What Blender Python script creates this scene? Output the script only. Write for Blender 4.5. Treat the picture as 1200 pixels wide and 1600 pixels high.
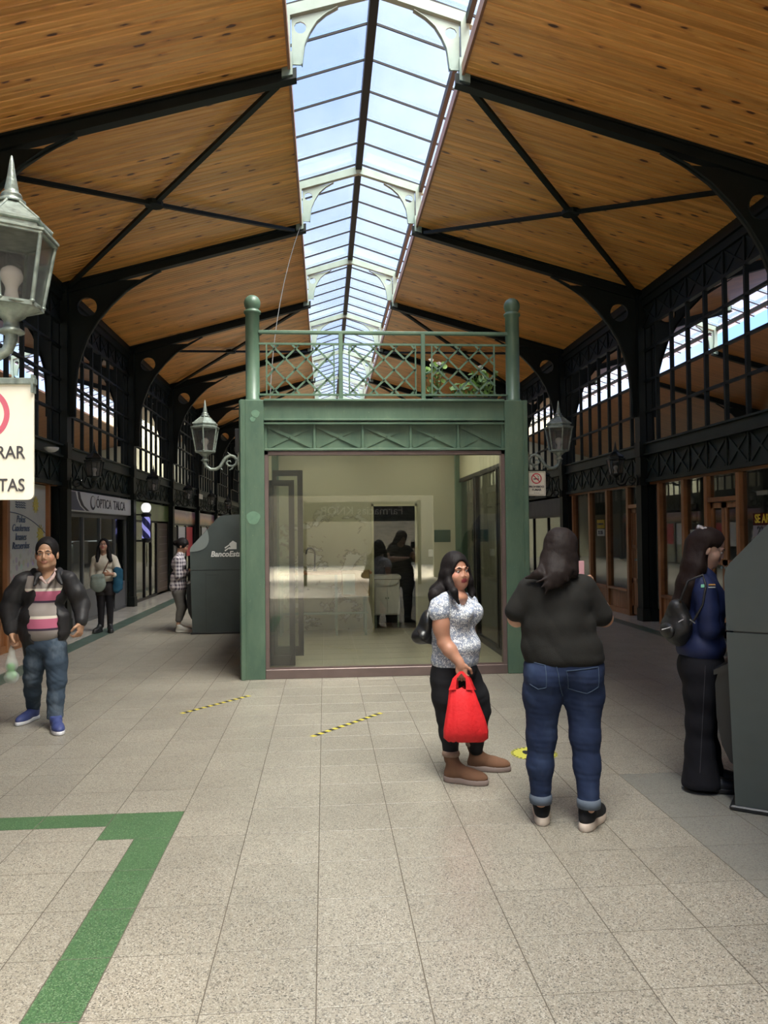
import bpy, math, random
import numpy as np
from mathutils import Vector, Matrix

# ---------------------------------------------------------------- clear
for o in list(bpy.data.objects):
    bpy.data.objects.remove(o)
S = bpy.context.scene
COL = S.collection
PI = math.pi

# ---------------------------------------------------------------- camera
CAM_H = 1.6533
YAW, PITCH, ROLL, FPX = 0.07596, 0.02425, -0.010489, 1220.1
_f = Vector((math.sin(YAW)*math.cos(PITCH), math.cos(YAW)*math.cos(PITCH), math.sin(PITCH)))
_r = Vector((math.cos(YAW), -math.sin(YAW), 0))
_u = _r.cross(_f)
_r2 = _r*math.cos(ROLL) + _u*math.sin(ROLL)
_u2 = -_r*math.sin(ROLL) + _u*math.cos(ROLL)
cd = bpy.data.cameras.new('camera')
cam = bpy.data.objects.new('camera', cd)
COL.objects.link(cam)
m = Matrix((( _r2.x, _u2.x, -_f.x, 0), (_r2.y, _u2.y, -_f.y, 0), (_r2.z, _u2.z, -_f.z, CAM_H), (0, 0, 0, 1)))
cam.matrix_world = m
cd.sensor_fit = 'VERTICAL'; cd.sensor_height = 32.0; cd.sensor_width = 24.0
cd.lens = FPX/1600*32.0
cd.clip_start = 0.05; cd.clip_end = 300
S.camera = cam

# ---------------------------------------------------------------- world: pale blue sky with thin cloud
W = bpy.data.worlds.new('sky'); S.world = W; W.use_nodes = True
nt = W.node_tree; nt.nodes.clear()
def wn(t, **k):
    n = nt.nodes.new(t)
    for a, b in k.items(): setattr(n, a, b)
    return n
tc = wn('ShaderNodeTexCoord')
mp = wn('ShaderNodeMapping'); mp.inputs['Scale'].default_value = (1.6, 1.1, 2.6)
nz = wn('ShaderNodeTexNoise'); nz.inputs['Scale'].default_value = 1.7; nz.inputs['Detail'].default_value = 6; nz.inputs['Roughness'].default_value = .55
cr = wn('ShaderNodeValToRGB')
cr.color_ramp.elements[0].position = .42; cr.color_ramp.elements[0].color = (0.20, 0.37, 0.78, 1)
cr.color_ramp.elements[1].position = .68; cr.color_ramp.elements[1].color = (0.62, 0.74, 0.95, 1)
bg = wn('ShaderNodeBackground'); bg.inputs['Strength'].default_value = 1.9
out = wn('ShaderNodeOutputWorld')
nt.links.new(tc.outputs['Generated'], mp.inputs['Vector'])
nt.links.new(mp.outputs['Vector'], nz.inputs['Vector'])
nt.links.new(nz.outputs['Fac'], cr.inputs['Fac'])
nt.links.new(cr.outputs['Color'], bg.inputs['Color'])
nt.links.new(bg.outputs['Background'], out.inputs['Surface'])

# ---------------------------------------------------------------- sun, softened by the hazy skylight sheets
sl = bpy.data.lights.new('sun', 'SUN'); sl.energy = 22.5; sl.angle = 0.85; sl.color = (1.0, 0.92, 0.77)
so = bpy.data.objects.new('sun', sl); COL.objects.link(so)
so.rotation_euler = Vector((-0.21, 0.42, -1.0)).to_track_quat('-Z', 'Y').to_euler()
so.location = (3, -4, 14)

S.view_settings.view_transform = 'Standard'
S.view_settings.look = 'None'
S.view_settings.gamma = 1.0
S.view_settings.exposure = 0.54
S.view_settings.use_curve_mapping = False

# ---------------------------------------------------------------- helpers
RND = random.Random(7)

class MB:
    """collects faces and links them as one mesh object"""
    def __init__(s): s.v = []; s.f = []; s.sm = []; s.mi = []; s.cur = 0
    def add(s, vs, fs, smooth=False):
        n = len(s.v); s.v.extend([tuple(map(float, q)) for q in vs])
        for f in fs:
            s.f.append(tuple(n+i for i in f)); s.sm.append(smooth); s.mi.append(s.cur)
        return s
    def box(s, x0, x1, y0, y1, z0, z1):
        if x0 > x1: x0, x1 = x1, x0
        if y0 > y1: y0, y1 = y1, y0
        if z0 > z1: z0, z1 = z1, z0
        return s.add([(x0,y0,z0),(x1,y0,z0),(x1,y1,z0),(x0,y1,z0),(x0,y0,z1),(x1,y0,z1),(x1,y1,z1),(x0,y1,z1)],
              [(0,3,2,1),(4,5,6,7),(0,1,5,4),(1,2,6,5),(2,3,7,6),(3,0,4,7)])
    def cbox(s, x0, x1, y0, y1, z0, z1, c=.01):
        """box with chamfered vertical and horizontal edges"""
        bm_v = []
        if x0 > x1: x0, x1 = x1, x0
        if y0 > y1: y0, y1 = y1, y0
        if z0 > z1: z0, z1 = z1, z0
        c = min(c, (x1-x0)*.45, (y1-y0)*.45, (z1-z0)*.45)
        def ring(i, z): return [(x0+i,y0+i+c,z),(x0+i+c,y0+i,z),(x1-i-c,y0+i,z),(x1-i,y0+i+c,z),(x1-i,y1-i-c,z),(x1-i-c,y1-i,z),(x0+i+c,y1-i,z),(x0+i,y1-i-c,z)]
        R_ = [ring(c, z0), ring(0, z0+c), ring(0, z1-c), ring(c, z1)]
        vs = sum(R_, []); fs = [tuple(range(7, -1, -1)), tuple(range(24, 32))]
        for k in range(3):
            for i in range(8):
                j = (i+1) % 8; fs.append((k*8+i, k*8+j, k*8+8+j, k*8+8+i))
        return s.add(vs, fs)
    def bar(s, a, b, w, h, up=(0,0,1)):
        """rectangular bar from a to b, w across, h along up"""
        a = Vector(a); b = Vector(b); d = (b-a).normalized(); u = Vector(up)
        if abs(d.dot(u)) > .999: u = Vector((1,0,0))
        r = d.cross(u).normalized(); u = r.cross(d).normalized()
        vs = []
        for p in (a, b):
            for sr, su in ((-1,-1),(1,-1),(1,1),(-1,1)): vs.append(p + r*(w/2*sr) + u*(h/2*su))
        return s.add(vs, [(0,1,2,3),(7,6,5,4),(0,4,5,1),(1,5,6,2),(2,6,7,3),(3,7,4,0)])
    def tube(s, pts, r, n=8, cap=True):
        pts = [Vector(p) for p in pts]; rs = r if isinstance(r, (list, tuple)) else [r]*len(pts)
        vs = []; fs = []; prev = None
        for i, p in enumerate(pts):
            if i == 0: t = pts[1]-pts[0]
            elif i == len(pts)-1: t = pts[-1]-pts[-2]
            else: t = pts[i+1]-pts[i-1]
            t.normalize()
            if prev is None:
                u = Vector((0,0,1)) if abs(t.z) < .9 else Vector((1,0,0))
                u = (u - t*u.dot(t)).normalized()
            else: u = (prev - t*prev.dot(t)).normalized()
            prev = u; w = t.cross(u)
            for k in range(n):
                a = 2*PI*k/n; vs.append(p + (u*math.cos(a)+w*math.sin(a))*rs[i])
        for i in range(len(pts)-1):
            for k in range(n):
                j = (k+1) % n; fs.append((i*n+k, i*n+j, (i+1)*n+j, (i+1)*n+k))
        s.add(vs, fs, True)
        if cap:
            m_ = len(pts)-1
            s.add([vs[k] for k in range(n)], [tuple(range(n-1, -1, -1))])
            s.add([vs[m_*n+k] for k in range(n)], [tuple(range(n))])
        return s
    def lathe(s, prof, c=(0,0,0), n=16, smooth=True, ph=0):
        c = Vector(c); vs = []; fs = []
        for r, z in prof:
            for k in range(n):
                a = 2*PI*k/n+ph; vs.append((c.x+r*math.cos(a), c.y+r*math.sin(a), c.z+z))
        for i in range(len(prof)-1):
            for k in range(n):
                j = (k+1) % n; fs.append((i*n+k, i*n+j, (i+1)*n+j, (i+1)*n+k))
        s.add(vs, fs, smooth)
        if prof[0][0] > 1e-4: s.add(vs[:n], [tuple(range(n-1, -1, -1))])
        if prof[-1][0] > 1e-4: s.add(vs[-n:], [tuple(range(n))])
        return s
    def prism(s, poly, axis, a0, a1, smooth=False):
        """poly: 2D points, extruded along axis ('x': (y,z), 'y': (x,z), 'z': (x,y))"""
        def P(u, v, a): return {'x': (a,u,v), 'y': (u,a,v), 'z': (u,v,a)}[axis]
        n = len(poly)
        ar = sum(poly[i][0]*poly[(i+1)%n][1]-poly[(i+1)%n][0]*poly[i][1] for i in range(n))
        vs = [P(u, v, a0) for u, v in poly]+[P(u, v, a1) for u, v in poly]
        fs = [tuple(range(n)), tuple(range(2*n-1, n-1, -1))]
        s.add(vs, fs)
        s.add(vs, [(i, n+i, n+(i+1)%n, (i+1)%n) for i in range(n)], smooth)
        return s
    def holed(s, outer, c, r, axis, a0, a1, n=20):
        """flat plate with a round hole; outer polygon must be star shaped about c"""
        pts = []
        m_ = len(outer)
        angs = []
        for i, (u, v) in enumerate(outer): angs.append((math.atan2(v-c[1], u-c[0]), u, v))
        angs.sort()
        inner = [(c[0]+r*math.cos(a), c[1]+r*math.sin(a)) for a, _, _ in angs]
        # refine: split outer edges so that the hole is round
        O = []; I = []
        for i in range(m_):
            a, u, v = angs[i]; b, u2, v2 = angs[(i+1)%m_]
            if b <= a: b += 2*PI
            k = max(1, int((b-a)/(2*PI/n)))
            for q in range(k):
                t = q/k; O.append((u+(u2-u)*t, v+(v2-v)*t))
                au = math.atan2(O[-1][1]-c[1], O[-1][0]-c[0]); I.append((c[0]+r*math.cos(au), c[1]+r*math.sin(au)))
        def P(u, v, a): return {'x': (a,u,v), 'y': (u,a,v), 'z': (u,v,a)}[axis]
        N = len(O)
        vs = [P(*p, a0) for p in O]+[P(*p, a0) for p in I]+[P(*p, a1) for p in O]+[P(*p, a1) for p in I]
        fs = []
        for i in range(N):
            j = (i+1) % N
            fs += [(i, j, N+j, N+i), (2*N+i, 3*N+i, 3*N+j, 2*N+j), (i, 2*N+i, 2*N+j, j), (N+i, N+j, 3*N+j, 3*N+i)]
        return s.add(vs, fs)
    def grid(s, P, smooth=True, closeu=False):
        """P: 2D list of points"""
        nu, nv = len(P), len(P[0]); vs = [q for row in P for q in row]; fs = []
        for i in range(nu-1 if not closeu else nu):
            for j in range(nv-1):
                i2 = (i+1) % nu
                fs.append((i*nv+j, i2*nv+j, i2*nv+j+1, i*nv+j+1))
        return s.add(vs, fs, smooth)
    def mesh(s, name, mats, org=(0,0,0), fix=True):
        me = bpy.data.meshes.new(name)
        ox, oy, oz = org
        me.from_pydata([(x-ox, y-oy, z-oz) for x, y, z in s.v], [], s.f)
        me.polygons.foreach_set('use_smooth', s.sm)
        if not isinstance(mats, (list, tuple)): mats = [mats]
        for q in mats: me.materials.append(q)
        if len(mats) > 1: me.polygons.foreach_set('material_index', s.mi)
        if fix:
            import bmesh
            b = bmesh.new(); b.from_mesh(me); bmesh.ops.recalc_face_normals(b, faces=b.faces); b.to_mesh(me); b.free()
        me.update()
        return me
    def obj(s, name, mats, parent=None, fix=True):
        org = wloc(parent) if parent else (0,0,0)
        if parent is None and s.v:
            xs, ys, zs = zip(*s.v)
            org = ((min(xs)+max(xs))/2, (min(ys)+max(ys))/2, min(zs))
        me = s.mesh(name, mats, org, fix)
        o = bpy.data.objects.new(name, me); COL.objects.link(o)
        if parent: o.parent = parent
        else: o.location = org
        return o

_W = {}
def wloc(o):
    """world origin of an unrotated thing (parts are modelled in world coordinates)"""
    x = Vector((0,0,0))
    while o is not None: x = x+o.location; o = o.parent
    return tuple(x)

def tag(o, label=None, cat=None, group=None, kind=None):
    if label: o['label'] = label
    if cat: o['category'] = cat
    if group: o['group'] = group
    if kind: o['kind'] = kind
    return o
def thing(name, loc, label, cat, group=None, kind=None):
    o = bpy.data.objects.new(name, None); COL.objects.link(o); o.location = loc; o.empty_display_size = .1
    return tag(o, label, cat, group, kind)
def struct(name, mb, mat):
    return tag(mb.obj(name, mat), kind='structure')
def dup(o, loc=None, rotz=None, label=None, parent=None):
    c = o.copy(); COL.objects.link(c)
    if parent: c.parent = parent
    if loc is not None: c.location = loc
    if rotz is not None: c.rotation_euler = (0, 0, rotz)
    if label: c['label'] = label
    for ch in list(o.children): dup(ch, parent=c)
    return c
def shift(p, d): return (p[0]+d[0], p[1]+d[1], p[2]+d[2])

def lettering(txt, name, mat, size, loc, rot, parent, align='CENTER', ext=.003, sx=1.0, bold=0.0, shear=0.0):
    c = bpy.data.curves.new(name, 'FONT'); c.body = txt; c.size = size; c.extrude = ext; c.align_x = align; c.align_y = 'CENTER'
    c.offset = bold; c.shear = shear; c.resolution_u = 3
    t = bpy.data.objects.new(name, c); COL.objects.link(t)
    dg = bpy.context.evaluated_depsgraph_get()
    me = bpy.data.meshes.new_from_object(t.evaluated_get(dg))
    bpy.data.objects.remove(t); bpy.data.curves.remove(c)
    me.materials.clear(); me.materials.append(mat)
    M_ = Matrix.Translation(Vector(loc)-Vector(wloc(parent))) @ rot.to_4x4() @ Matrix.Diagonal((sx,1,1,1))
    me.transform(M_)
    o = bpy.data.objects.new(name, me); COL.objects.link(o); o.parent = parent
    return o
def rot_axes(xa, za):
    """matrix whose local x is xa and local z is za"""
    xa = Vector(xa).normalized(); za = Vector(za).normalized(); ya = za.cross(xa)
    return Matrix((xa, ya, za)).transposed()
FACE_CAM = rot_axes((1,0,0), (0,-1,0))       # faces -y
FACE_PX = rot_axes((0,1,0), (1,0,0))         # on left wall, faces +x, text runs along +y
FACE_NX = rot_axes((0,-1,0), (-1,0,0))       # on right wall, faces -x
# ---------------------------------------------------------------- materials
def mat(name, col, rough=.5, metal=0.0, spec=.5, noise=0.0, nscale=20, bump=0.0, bscale=60, emit=0, coat=0.0, rnd=0.0, coords='Object', stretch=None):
    m = bpy.data.materials.new(name); m.use_nodes = True; t = m.node_tree; b = t.nodes['Principled BSDF']
    b.inputs['Base Color'].default_value = (*col, 1); b.inputs['Roughness'].default_value = rough
    b.inputs['Metallic'].default_value = metal; b.inputs['Specular IOR Level'].default_value = spec
    if coat: b.inputs['Coat Weight'].default_value = coat
    if emit:
        b.inputs['Emission Color'].default_value = (*col, 1); b.inputs['Emission Strength'].default_value = emit
    if noise or bump:
        tc = t.nodes.new('ShaderNodeTexCoord'); mp = t.nodes.new('ShaderNodeMapping')
        if stretch: mp.inputs['Scale'].default_value = stretch
        t.links.new(tc.outputs[coords], mp.inputs['Vector'])
    if noise:
        n = t.nodes.new('ShaderNodeTexNoise'); n.inputs['Scale'].default_value = nscale; n.inputs['Detail'].default_value = 5
        t.links.new(mp.outputs['Vector'], n.inputs['Vector'])
        mr = t.nodes.new('ShaderNodeMapRange'); mr.inputs['From Min'].default_value = .25; mr.inputs['From Max'].default_value = .75
        mr.inputs['To Min'].default_value = 1-noise; mr.inputs['To Max'].default_value = 1+noise
        t.links.new(n.outputs['Fac'], mr.inputs['Value'])
        h = t.nodes.new('ShaderNodeVectorMath'); h.operation = 'SCALE'; h.inputs[0].default_value = col
        last = mr.outputs['Result']
        if rnd:
            oi = t.nodes.new('ShaderNodeObjectInfo'); r2 = t.nodes.new('ShaderNodeMapRange')
            r2.inputs['To Min'].default_value = 1-rnd; r2.inputs['To Max'].default_value = 1+rnd
            t.links.new(oi.outputs['Random'], r2.inputs['Value'])
            mm = t.nodes.new('ShaderNodeMath'); mm.operation = 'MULTIPLY'
            t.links.new(last, mm.inputs[0]); t.links.new(r2.outputs['Result'], mm.inputs[1]); last = mm.outputs[0]
        t.links.new(last, h.inputs['Scale']); t.links.new(h.outputs[0], b.inputs['Base Color'])
    if bump:
        n = t.nodes.new('ShaderNodeTexNoise'); n.inputs['Scale'].default_value = bscale; n.inputs['Detail'].default_value = 4
        t.links.new(mp.outputs['Vector'], n.inputs['Vector'])
        bp = t.nodes.new('ShaderNodeBump'); bp.inputs['Strength'].default_value = bump; bp.inputs['Distance'].default_value = .01
        t.links.new(n.outputs['Fac'], bp.inputs['Height']); t.links.new(bp.outputs['Normal'], b.inputs['Normal'])
    return m

class NT:
    """tiny node-graph helper"""
    def __init__(s, name):
        s.m = bpy.data.materials.new(name); s.m.use_nodes = True; s.t = s.m.node_tree; s.b = s.t.nodes['Principled BSDF']
    def n(s, ty, **k):
        q = s.t.nodes.new(ty)
        for a, b in k.items(): setattr(q, a, b)
        return q
    def l(s, a, b): s.t.links.new(a, b)
    def math(s, op, a, b=None, c=None):
        q = s.n('ShaderNodeMath', operation=op)
        for i, v in enumerate((a, b, c)):
            if v is None: continue
            if isinstance(v, (int, float)): q.inputs[i].default_value = v
            else: s.l(v, q.inputs[i])
        return q.outputs[0]
    def mix(s, fac, a, b, ty='MIX'):
        q = s.n('ShaderNodeMix', data_type='RGBA', blend_type=ty)
        if isinstance(fac, (int, float)): q.inputs['Factor'].default_value = fac
        else: s.l(fac, q.inputs['Factor'])
        for nm, v in (('A', a), ('B', b)):
            sk = [i for i in q.inputs if i.name == nm and i.type == 'RGBA'][0]
            if isinstance(v, tuple): sk.default_value = (*v, 1) if len(v) == 3 else v
            else: s.l(v, sk)
        return [o for o in q.outputs if o.type == 'RGBA'][0]
    def noise(s, vec, scale, detail=4, rough=.5, dist=0):
        q = s.n('ShaderNodeTexNoise'); q.inputs['Scale'].default_value = scale; q.inputs['Detail'].default_value = detail
        q.inputs['Roughness'].default_value = rough; q.inputs['Distortion'].default_value = dist
        s.l(vec, q.inputs['Vector']); return q.outputs['Fac']
    def map(s, vec, scale=(1,1,1), loc=(0,0,0)):
        q = s.n('ShaderNodeMapping'); q.inputs['Scale'].default_value = scale; q.inputs['Location'].default_value = loc
        s.l(vec, q.inputs['Vector']); return q.outputs['Vector']
    def step(s, v, lo, hi):
        q = s.n('ShaderNodeMapRange'); q.inputs['From Min'].default_value = lo; q.inputs['From Max'].default_value = hi
        s.l(v, q.inputs['Value']); return q.outputs['Result']
    def ramp(s, v, stops):
        q = s.n('ShaderNodeValToRGB'); e = q.color_ramp.elements
        while len(e) < len(stops): e.new(.5)
        for i, (p, c) in enumerate(stops): e[i].position = p; e[i].color = (*c, 1)
        s.l(v, q.inputs['Fac']); return q.outputs['Color']
    def bump(s, v, strength=.3, dist=.01):
        q = s.n('ShaderNodeBump'); q.inputs['Strength'].default_value = strength; q.inputs['Distance'].default_value = dist
        s.l(v, q.inputs['Height']); s.l(q.outputs['Normal'], s.b.inputs['Normal'])
    def set(s, k, v):
        if isinstance(v, (int, float)): s.b.inputs[k].default_value = v
        elif isinstance(v, tuple): s.b.inputs[k].default_value = (*v, 1)
        else: s.l(v, s.b.inputs[k])

def wood_boards(name, along='x', base=(.76,.345,.085), dark=(.60,.245,.052), light=(.84,.45,.14), width=.1, knots=True, rough=.32):
    """knotty varnished pine: boards of the given width, grain along one axis, world coordinates"""
    g = NT(name); geo = g.n('ShaderNodeNewGeometry'); P = geo.outputs['Position']
    sx = g.n('ShaderNodeSeparateXYZ'); g.l(P, sx.inputs[0])
    A, B = {'x': ('X','Y'), 'y': ('Y','X'), 'z': ('Z','Y')}[along]
    idx = g.math('FLOOR', g.math('DIVIDE', sx.outputs[B], width))
    wn_ = g.n('ShaderNodeTexWhiteNoise', noise_dimensions='1D'); g.l(idx, wn_.inputs['W'])
    offs = g.math('MULTIPLY', wn_.outputs['Value'], 37.0)
    cv = g.n('ShaderNodeCombineXYZ'); g.l(g.math('ADD', sx.outputs[A], offs), cv.inputs[0]); g.l(sx.outputs[B], cv.inputs[1]); g.l(g.math('MULTIPLY', wn_.outputs['Value'], 9.0), cv.inputs[2])
    V = cv.outputs[0]
    grain = g.noise(g.map(V, (.9, 16, 1)), 1.4, 5, .55, .8)
    col = g.ramp(grain, [(.30, dark), (.50, base), (.72, light)])
    tint = g.step(wn_.outputs['Value'], 0, 1)
    tm = g.n('ShaderNodeMapRange'); tm.inputs['To Min'].default_value = .82; tm.inputs['To Max'].default_value = 1.18; g.l(wn_.outputs['Value'], tm.inputs['Value'])
    sc = g.n('ShaderNodeVectorMath', operation='SCALE'); g.l(col, sc.inputs[0]); g.l(tm.outputs['Result'], sc.inputs['Scale'])
    col = sc.outputs[0]
    if knots:
        vo = g.n('ShaderNodeTexVoronoi', feature='F1'); vo.inputs['Scale'].default_value = 1.0; vo.inputs['Randomness'].default_value = 1
        g.l(g.map(V, (3.0, 8.5, 1)), vo.inputs['Vector'])
        d = g.math('ADD', vo.outputs['Distance'], g.math('MULTIPLY', g.noise(g.map(V, (6, 18, 1)), 2.2, 3), .16))
        halo = g.step(d, .44, .22); core = g.step(d, .27, .22)
        # only some cells carry a knot
        sel = g.n('ShaderNodeSeparateXYZ'); g.l(vo.outputs['Color'], sel.inputs[0])
        on = g.math('GREATER_THAN', sel.outputs[0], .55)
        col = g.mix(g.math('MULTIPLY', halo, g.math('MULTIPLY', on, .60)), col, (.40,.120,.030))
        col = g.mix(g.math('MULTIPLY', core, g.math('MULTIPLY', on, .92)), col, (.060,.014,.008))
    g.set('Base Color', col); g.set('Roughness', rough); g.set('Specular IOR Level', .45)
    g.bump(grain, .12, .004)
    return g.m

def terrazzo(name, base=(.268,.243,.194), d1=(.07,.064,.055), l1=(.46,.44,.38), tint=.07, rough=.34, sc=1.35):
    """fine speckled terrazzo; a slow stain pattern and a tone per tile"""
    g = NT(name); geo = g.n('ShaderNodeNewGeometry'); P = geo.outputs['Position']
    vo = g.n('ShaderNodeTexVoronoi', feature='F1'); vo.inputs['Scale'].default_value = 150*sc; g.l(P, vo.inputs['Vector'])
    s3 = g.n('ShaderNodeSeparateXYZ'); g.l(vo.outputs['Color'], s3.inputs[0])
    isd = g.step(s3.outputs[0], .80, .86); isl = g.step(s3.outputs[1], .70, .80)
    col = g.mix(g.math('MULTIPLY', isl, .55), base, l1)
    col = g.mix(g.math('MULTIPLY', isd, .85), col, d1)
    vb = g.n('ShaderNodeTexVoronoi', feature='F1'); vb.inputs['Scale'].default_value = 330*sc; g.l(P, vb.inputs['Vector'])
    s4 = g.n('ShaderNodeSeparateXYZ'); g.l(vb.outputs['Color'], s4.inputs[0])
    col = g.mix(g.math('MULTIPLY', g.step(s4.outputs[0], .78, .84), .5), col, d1)
    stain = g.noise(P, .9, 5, .6); st = g.n('ShaderNodeMapRange'); st.inputs['From Min'].default_value = .3; st.inputs['From Max'].default_value = .75; st.inputs['To Min'].default_value = .86; st.inputs['To Max'].default_value = 1.08; g.l(stain, st.inputs['Value'])
    oi = g.n('ShaderNodeObjectInfo'); tm = g.n('ShaderNodeMapRange'); tm.inputs['To Min'].default_value = 1-tint; tm.inputs['To Max'].default_value = 1+tint*.6; g.l(oi.outputs['Random'], tm.inputs['Value'])
    k = g.math('MULTIPLY', st.outputs['Result'], tm.outputs['Result'])
    sc_ = g.n('ShaderNodeVectorMath', operation='SCALE'); g.l(col, sc_.inputs[0]); g.l(k, sc_.inputs['Scale'])
    g.set('Base Color', sc_.outputs[0])
    rr = g.n('ShaderNodeMapRange'); rr.inputs['From Min'].default_value = .3; rr.inputs['From Max'].default_value = .7; rr.inputs['To Min'].default_value = rough-.03; rr.inputs['To Max'].default_value = rough+.05; g.l(g.noise(P, 3.0, 3), rr.inputs['Value'])
    g.set('Roughness', rr.outputs['Result']); g.set('Specular IOR Level', .5)
    g.bump(vo.outputs['Distance'], .05, .002)
    return g.m

def glass(name, tint=(.9,.95,.93), gloss=.08, rough=.01, haze=0.0):
    """single thin pane: see-through with a mirror-like sheen that grows at grazing angles"""
    m = bpy.data.materials.new(name); m.use_nodes = True; t = m.node_tree; t.nodes.clear()
    o = t.nodes.new('ShaderNodeOutputMaterial'); tr = t.nodes.new('ShaderNodeBsdfTransparent'); tr.inputs[0].default_value = (*tint, 1)
    gl = t.nodes.new('ShaderNodeBsdfGlossy'); gl.inputs['Roughness'].default_value = rough
    fr = t.nodes.new('ShaderNodeLayerWeight'); fr.inputs['Blend'].default_value = .35
    ad = t.nodes.new('ShaderNodeMath'); ad.operation = 'MULTIPLY_ADD'; ad.inputs[1].default_value = .6; ad.inputs[2].default_value = gloss
    t.links.new(fr.outputs['Fresnel'], ad.inputs[0])
    mx = t.nodes.new('ShaderNodeMixShader'); t.links.new(ad.outputs[0], mx.inputs[0]); t.links.new(tr.outputs[0], mx.inputs[1]); t.links.new(gl.outputs[0], mx.inputs[2])
    last = mx.outputs[0]
    if haze:
        df = t.nodes.new('ShaderNodeBsdfTranslucent'); df.inputs[0].default_value = (.95,.97,1,1)
        m2 = t.nodes.new('ShaderNodeMixShader'); m2.inputs[0].default_value = haze
        t.links.new(last, m2.inputs[1]); t.links.new(df.outputs[0], m2.inputs[2]); last = m2.outputs[0]
    t.links.new(last, o.inputs['Surface'])
    return m

M = {}
M['steel'] = mat('black_green_paint', (.010,.013,.011), .5, spec=.2, noise=.25, nscale=3)
M['steel2'] = mat('dark_green_fascia', (.018,.026,.021), .5, spec=.25, noise=.3, nscale=4)
M['steel_pale'] = mat('grey_green_paint', (.22,.28,.235), .45, noise=.12, nscale=6)  # roof steel with sunlight put into its colour; also pale fittings
M['glaze_bar'] = mat('glazing_bar', (.012,.011,.012), .6, spec=.2)
M['ridge'] = mat('ridge_dark', (.018,.022,.022), .55, spec=.2)
M['pine'] = wood_boards('pine_ceiling', 'x')
M['pine_edge'] = mat('pine_edge', (.30,.13,.07), .5, noise=.2)
M['pine_dim'] = wood_boards('aisle_ceiling_pine', 'x', (.26,.105,.03), (.17,.065,.018), (.32,.15,.05))  # darker copy of the ceiling pine, aisle dimness put into the colour
M['tile'] = terrazzo('terrazzo_beige')
M['tile_grey'] = terrazzo('concrete_grey', (.185,.18,.15), (.11,.10,.09), (.23,.225,.195), .04, .6)
M['tile_green'] = terrazzo('terrazzo_green', (.050,.112,.045), (.025,.055,.025), (.17,.26,.14), .02, .5)
M['grout'] = mat('joint', (.10,.085,.065), .9, noise=.2)
M['green'] = None
M['sky_glass'] = glass('skylight_sheet', (.93,.96,1.0), .02, .1, .02)
M['shop_glass'] = glass('shop_glass', (.92,.94,.90), .05, .004)
M['window_glass'] = glass('window_glass', (.88,.90,.88), .03, .01)
M['lamp_glass'] = glass('lamp_glass', (.93,.92,.90), .06, .05, .07)
M['alu'] = mat('dark_aluminium', (.012,.010,.011), .45, .2)
M['bronze'] = mat('bronze_frame', (.17,.125,.115), .38, .35, noise=.12, nscale=5)
M['white'] = mat('white_paint', (.75,.74,.70), .5, noise=.05)
M['ivory'] = mat('sign_ivory', (.80,.76,.62), .5, noise=.05, nscale=9)
M['black'] = mat('black', (.012,.012,.013), .5)
M['red'] = mat('red_print', (.60,.03,.05), .5)
M['dark_print'] = mat('dark_print', (.05,.045,.05), .6)
M['timber'] = wood_boards('shop_timber', 'z', (.30,.125,.045), (.17,.06,.02), (.38,.17,.07), .35, False, .35)
M['timber_y'] = wood_boards('shop_timber_rail', 'y', (.30,.125,.045), (.17,.06,.02), (.38,.17,.07), .35, False, .35)
def green_paint():
    """kiosk paint: blue green, chipped to pale green in spots and streaks"""
    g = NT('kiosk_green'); tc = g.n('ShaderNodeNewGeometry'); P = tc.outputs['Position']
    n1 = g.noise(g.map(P, (1,1,.35)), 5, 6, .65); n2 = g.noise(P, 28, 4, .7)
    col = g.ramp(n1, [(.3, (.065,.120,.082)), (.55, (.095,.158,.105)), (.8, (.135,.205,.135))])
    col = g.mix(g.math('MULTIPLY', g.step(n2, .66, .70), .5), col, (.20,.27,.17))
    g.set('Base Color', col); g.set('Roughness', .42); g.bump(n1, .1, .003)
    return g.m
M['green'] = green_paint()
M['green_pale'] = mat('worn_green_patch', (.13,.24,.16), .5, noise=.12)
M['lamp_metal'] = mat('verdigris_metal', (.25,.29,.25), .38, .35, noise=.45, nscale=25, bump=.2, bscale=60)
M['lamp_dark'] = mat('dark_lamp_metal', (.02,.026,.023), .4, .3, noise=.2)
M['bulb'] = mat('bulb', (.92,.88,.84), .25)
M['cream'] = mat('cream_wall', (.50,.48,.34), .6, noise=.05, nscale=3)
M['atm'] = mat('atm_grey', (.060,.075,.072), .45, noise=.08, nscale=6, bump=.03, bscale=200)
M['atm2'] = mat('atm_lobe', (.20,.225,.215), .5)
M['atm_black'] = mat('atm_black', (.015,.016,.017), .35)
# ---------------------------------------------------------------- hall shell
XC = 0.65; HW = 5.1; BAY = 4.6
FR = [-9.4+BAY*i for i in range(13)]          # frames along the hall
YE = FR[-1]; Y0 = -9.6
U_IN = 1.03                                   # half width of the skylight opening
SL = (7.02-5.92)/(HW-U_IN)                    # ceiling slope
def cz(u): return 7.02 - (u-U_IN)*SL          # underside of the ceiling boards
T = 0.4; TX = -0.0446; TY = 2.763

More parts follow.
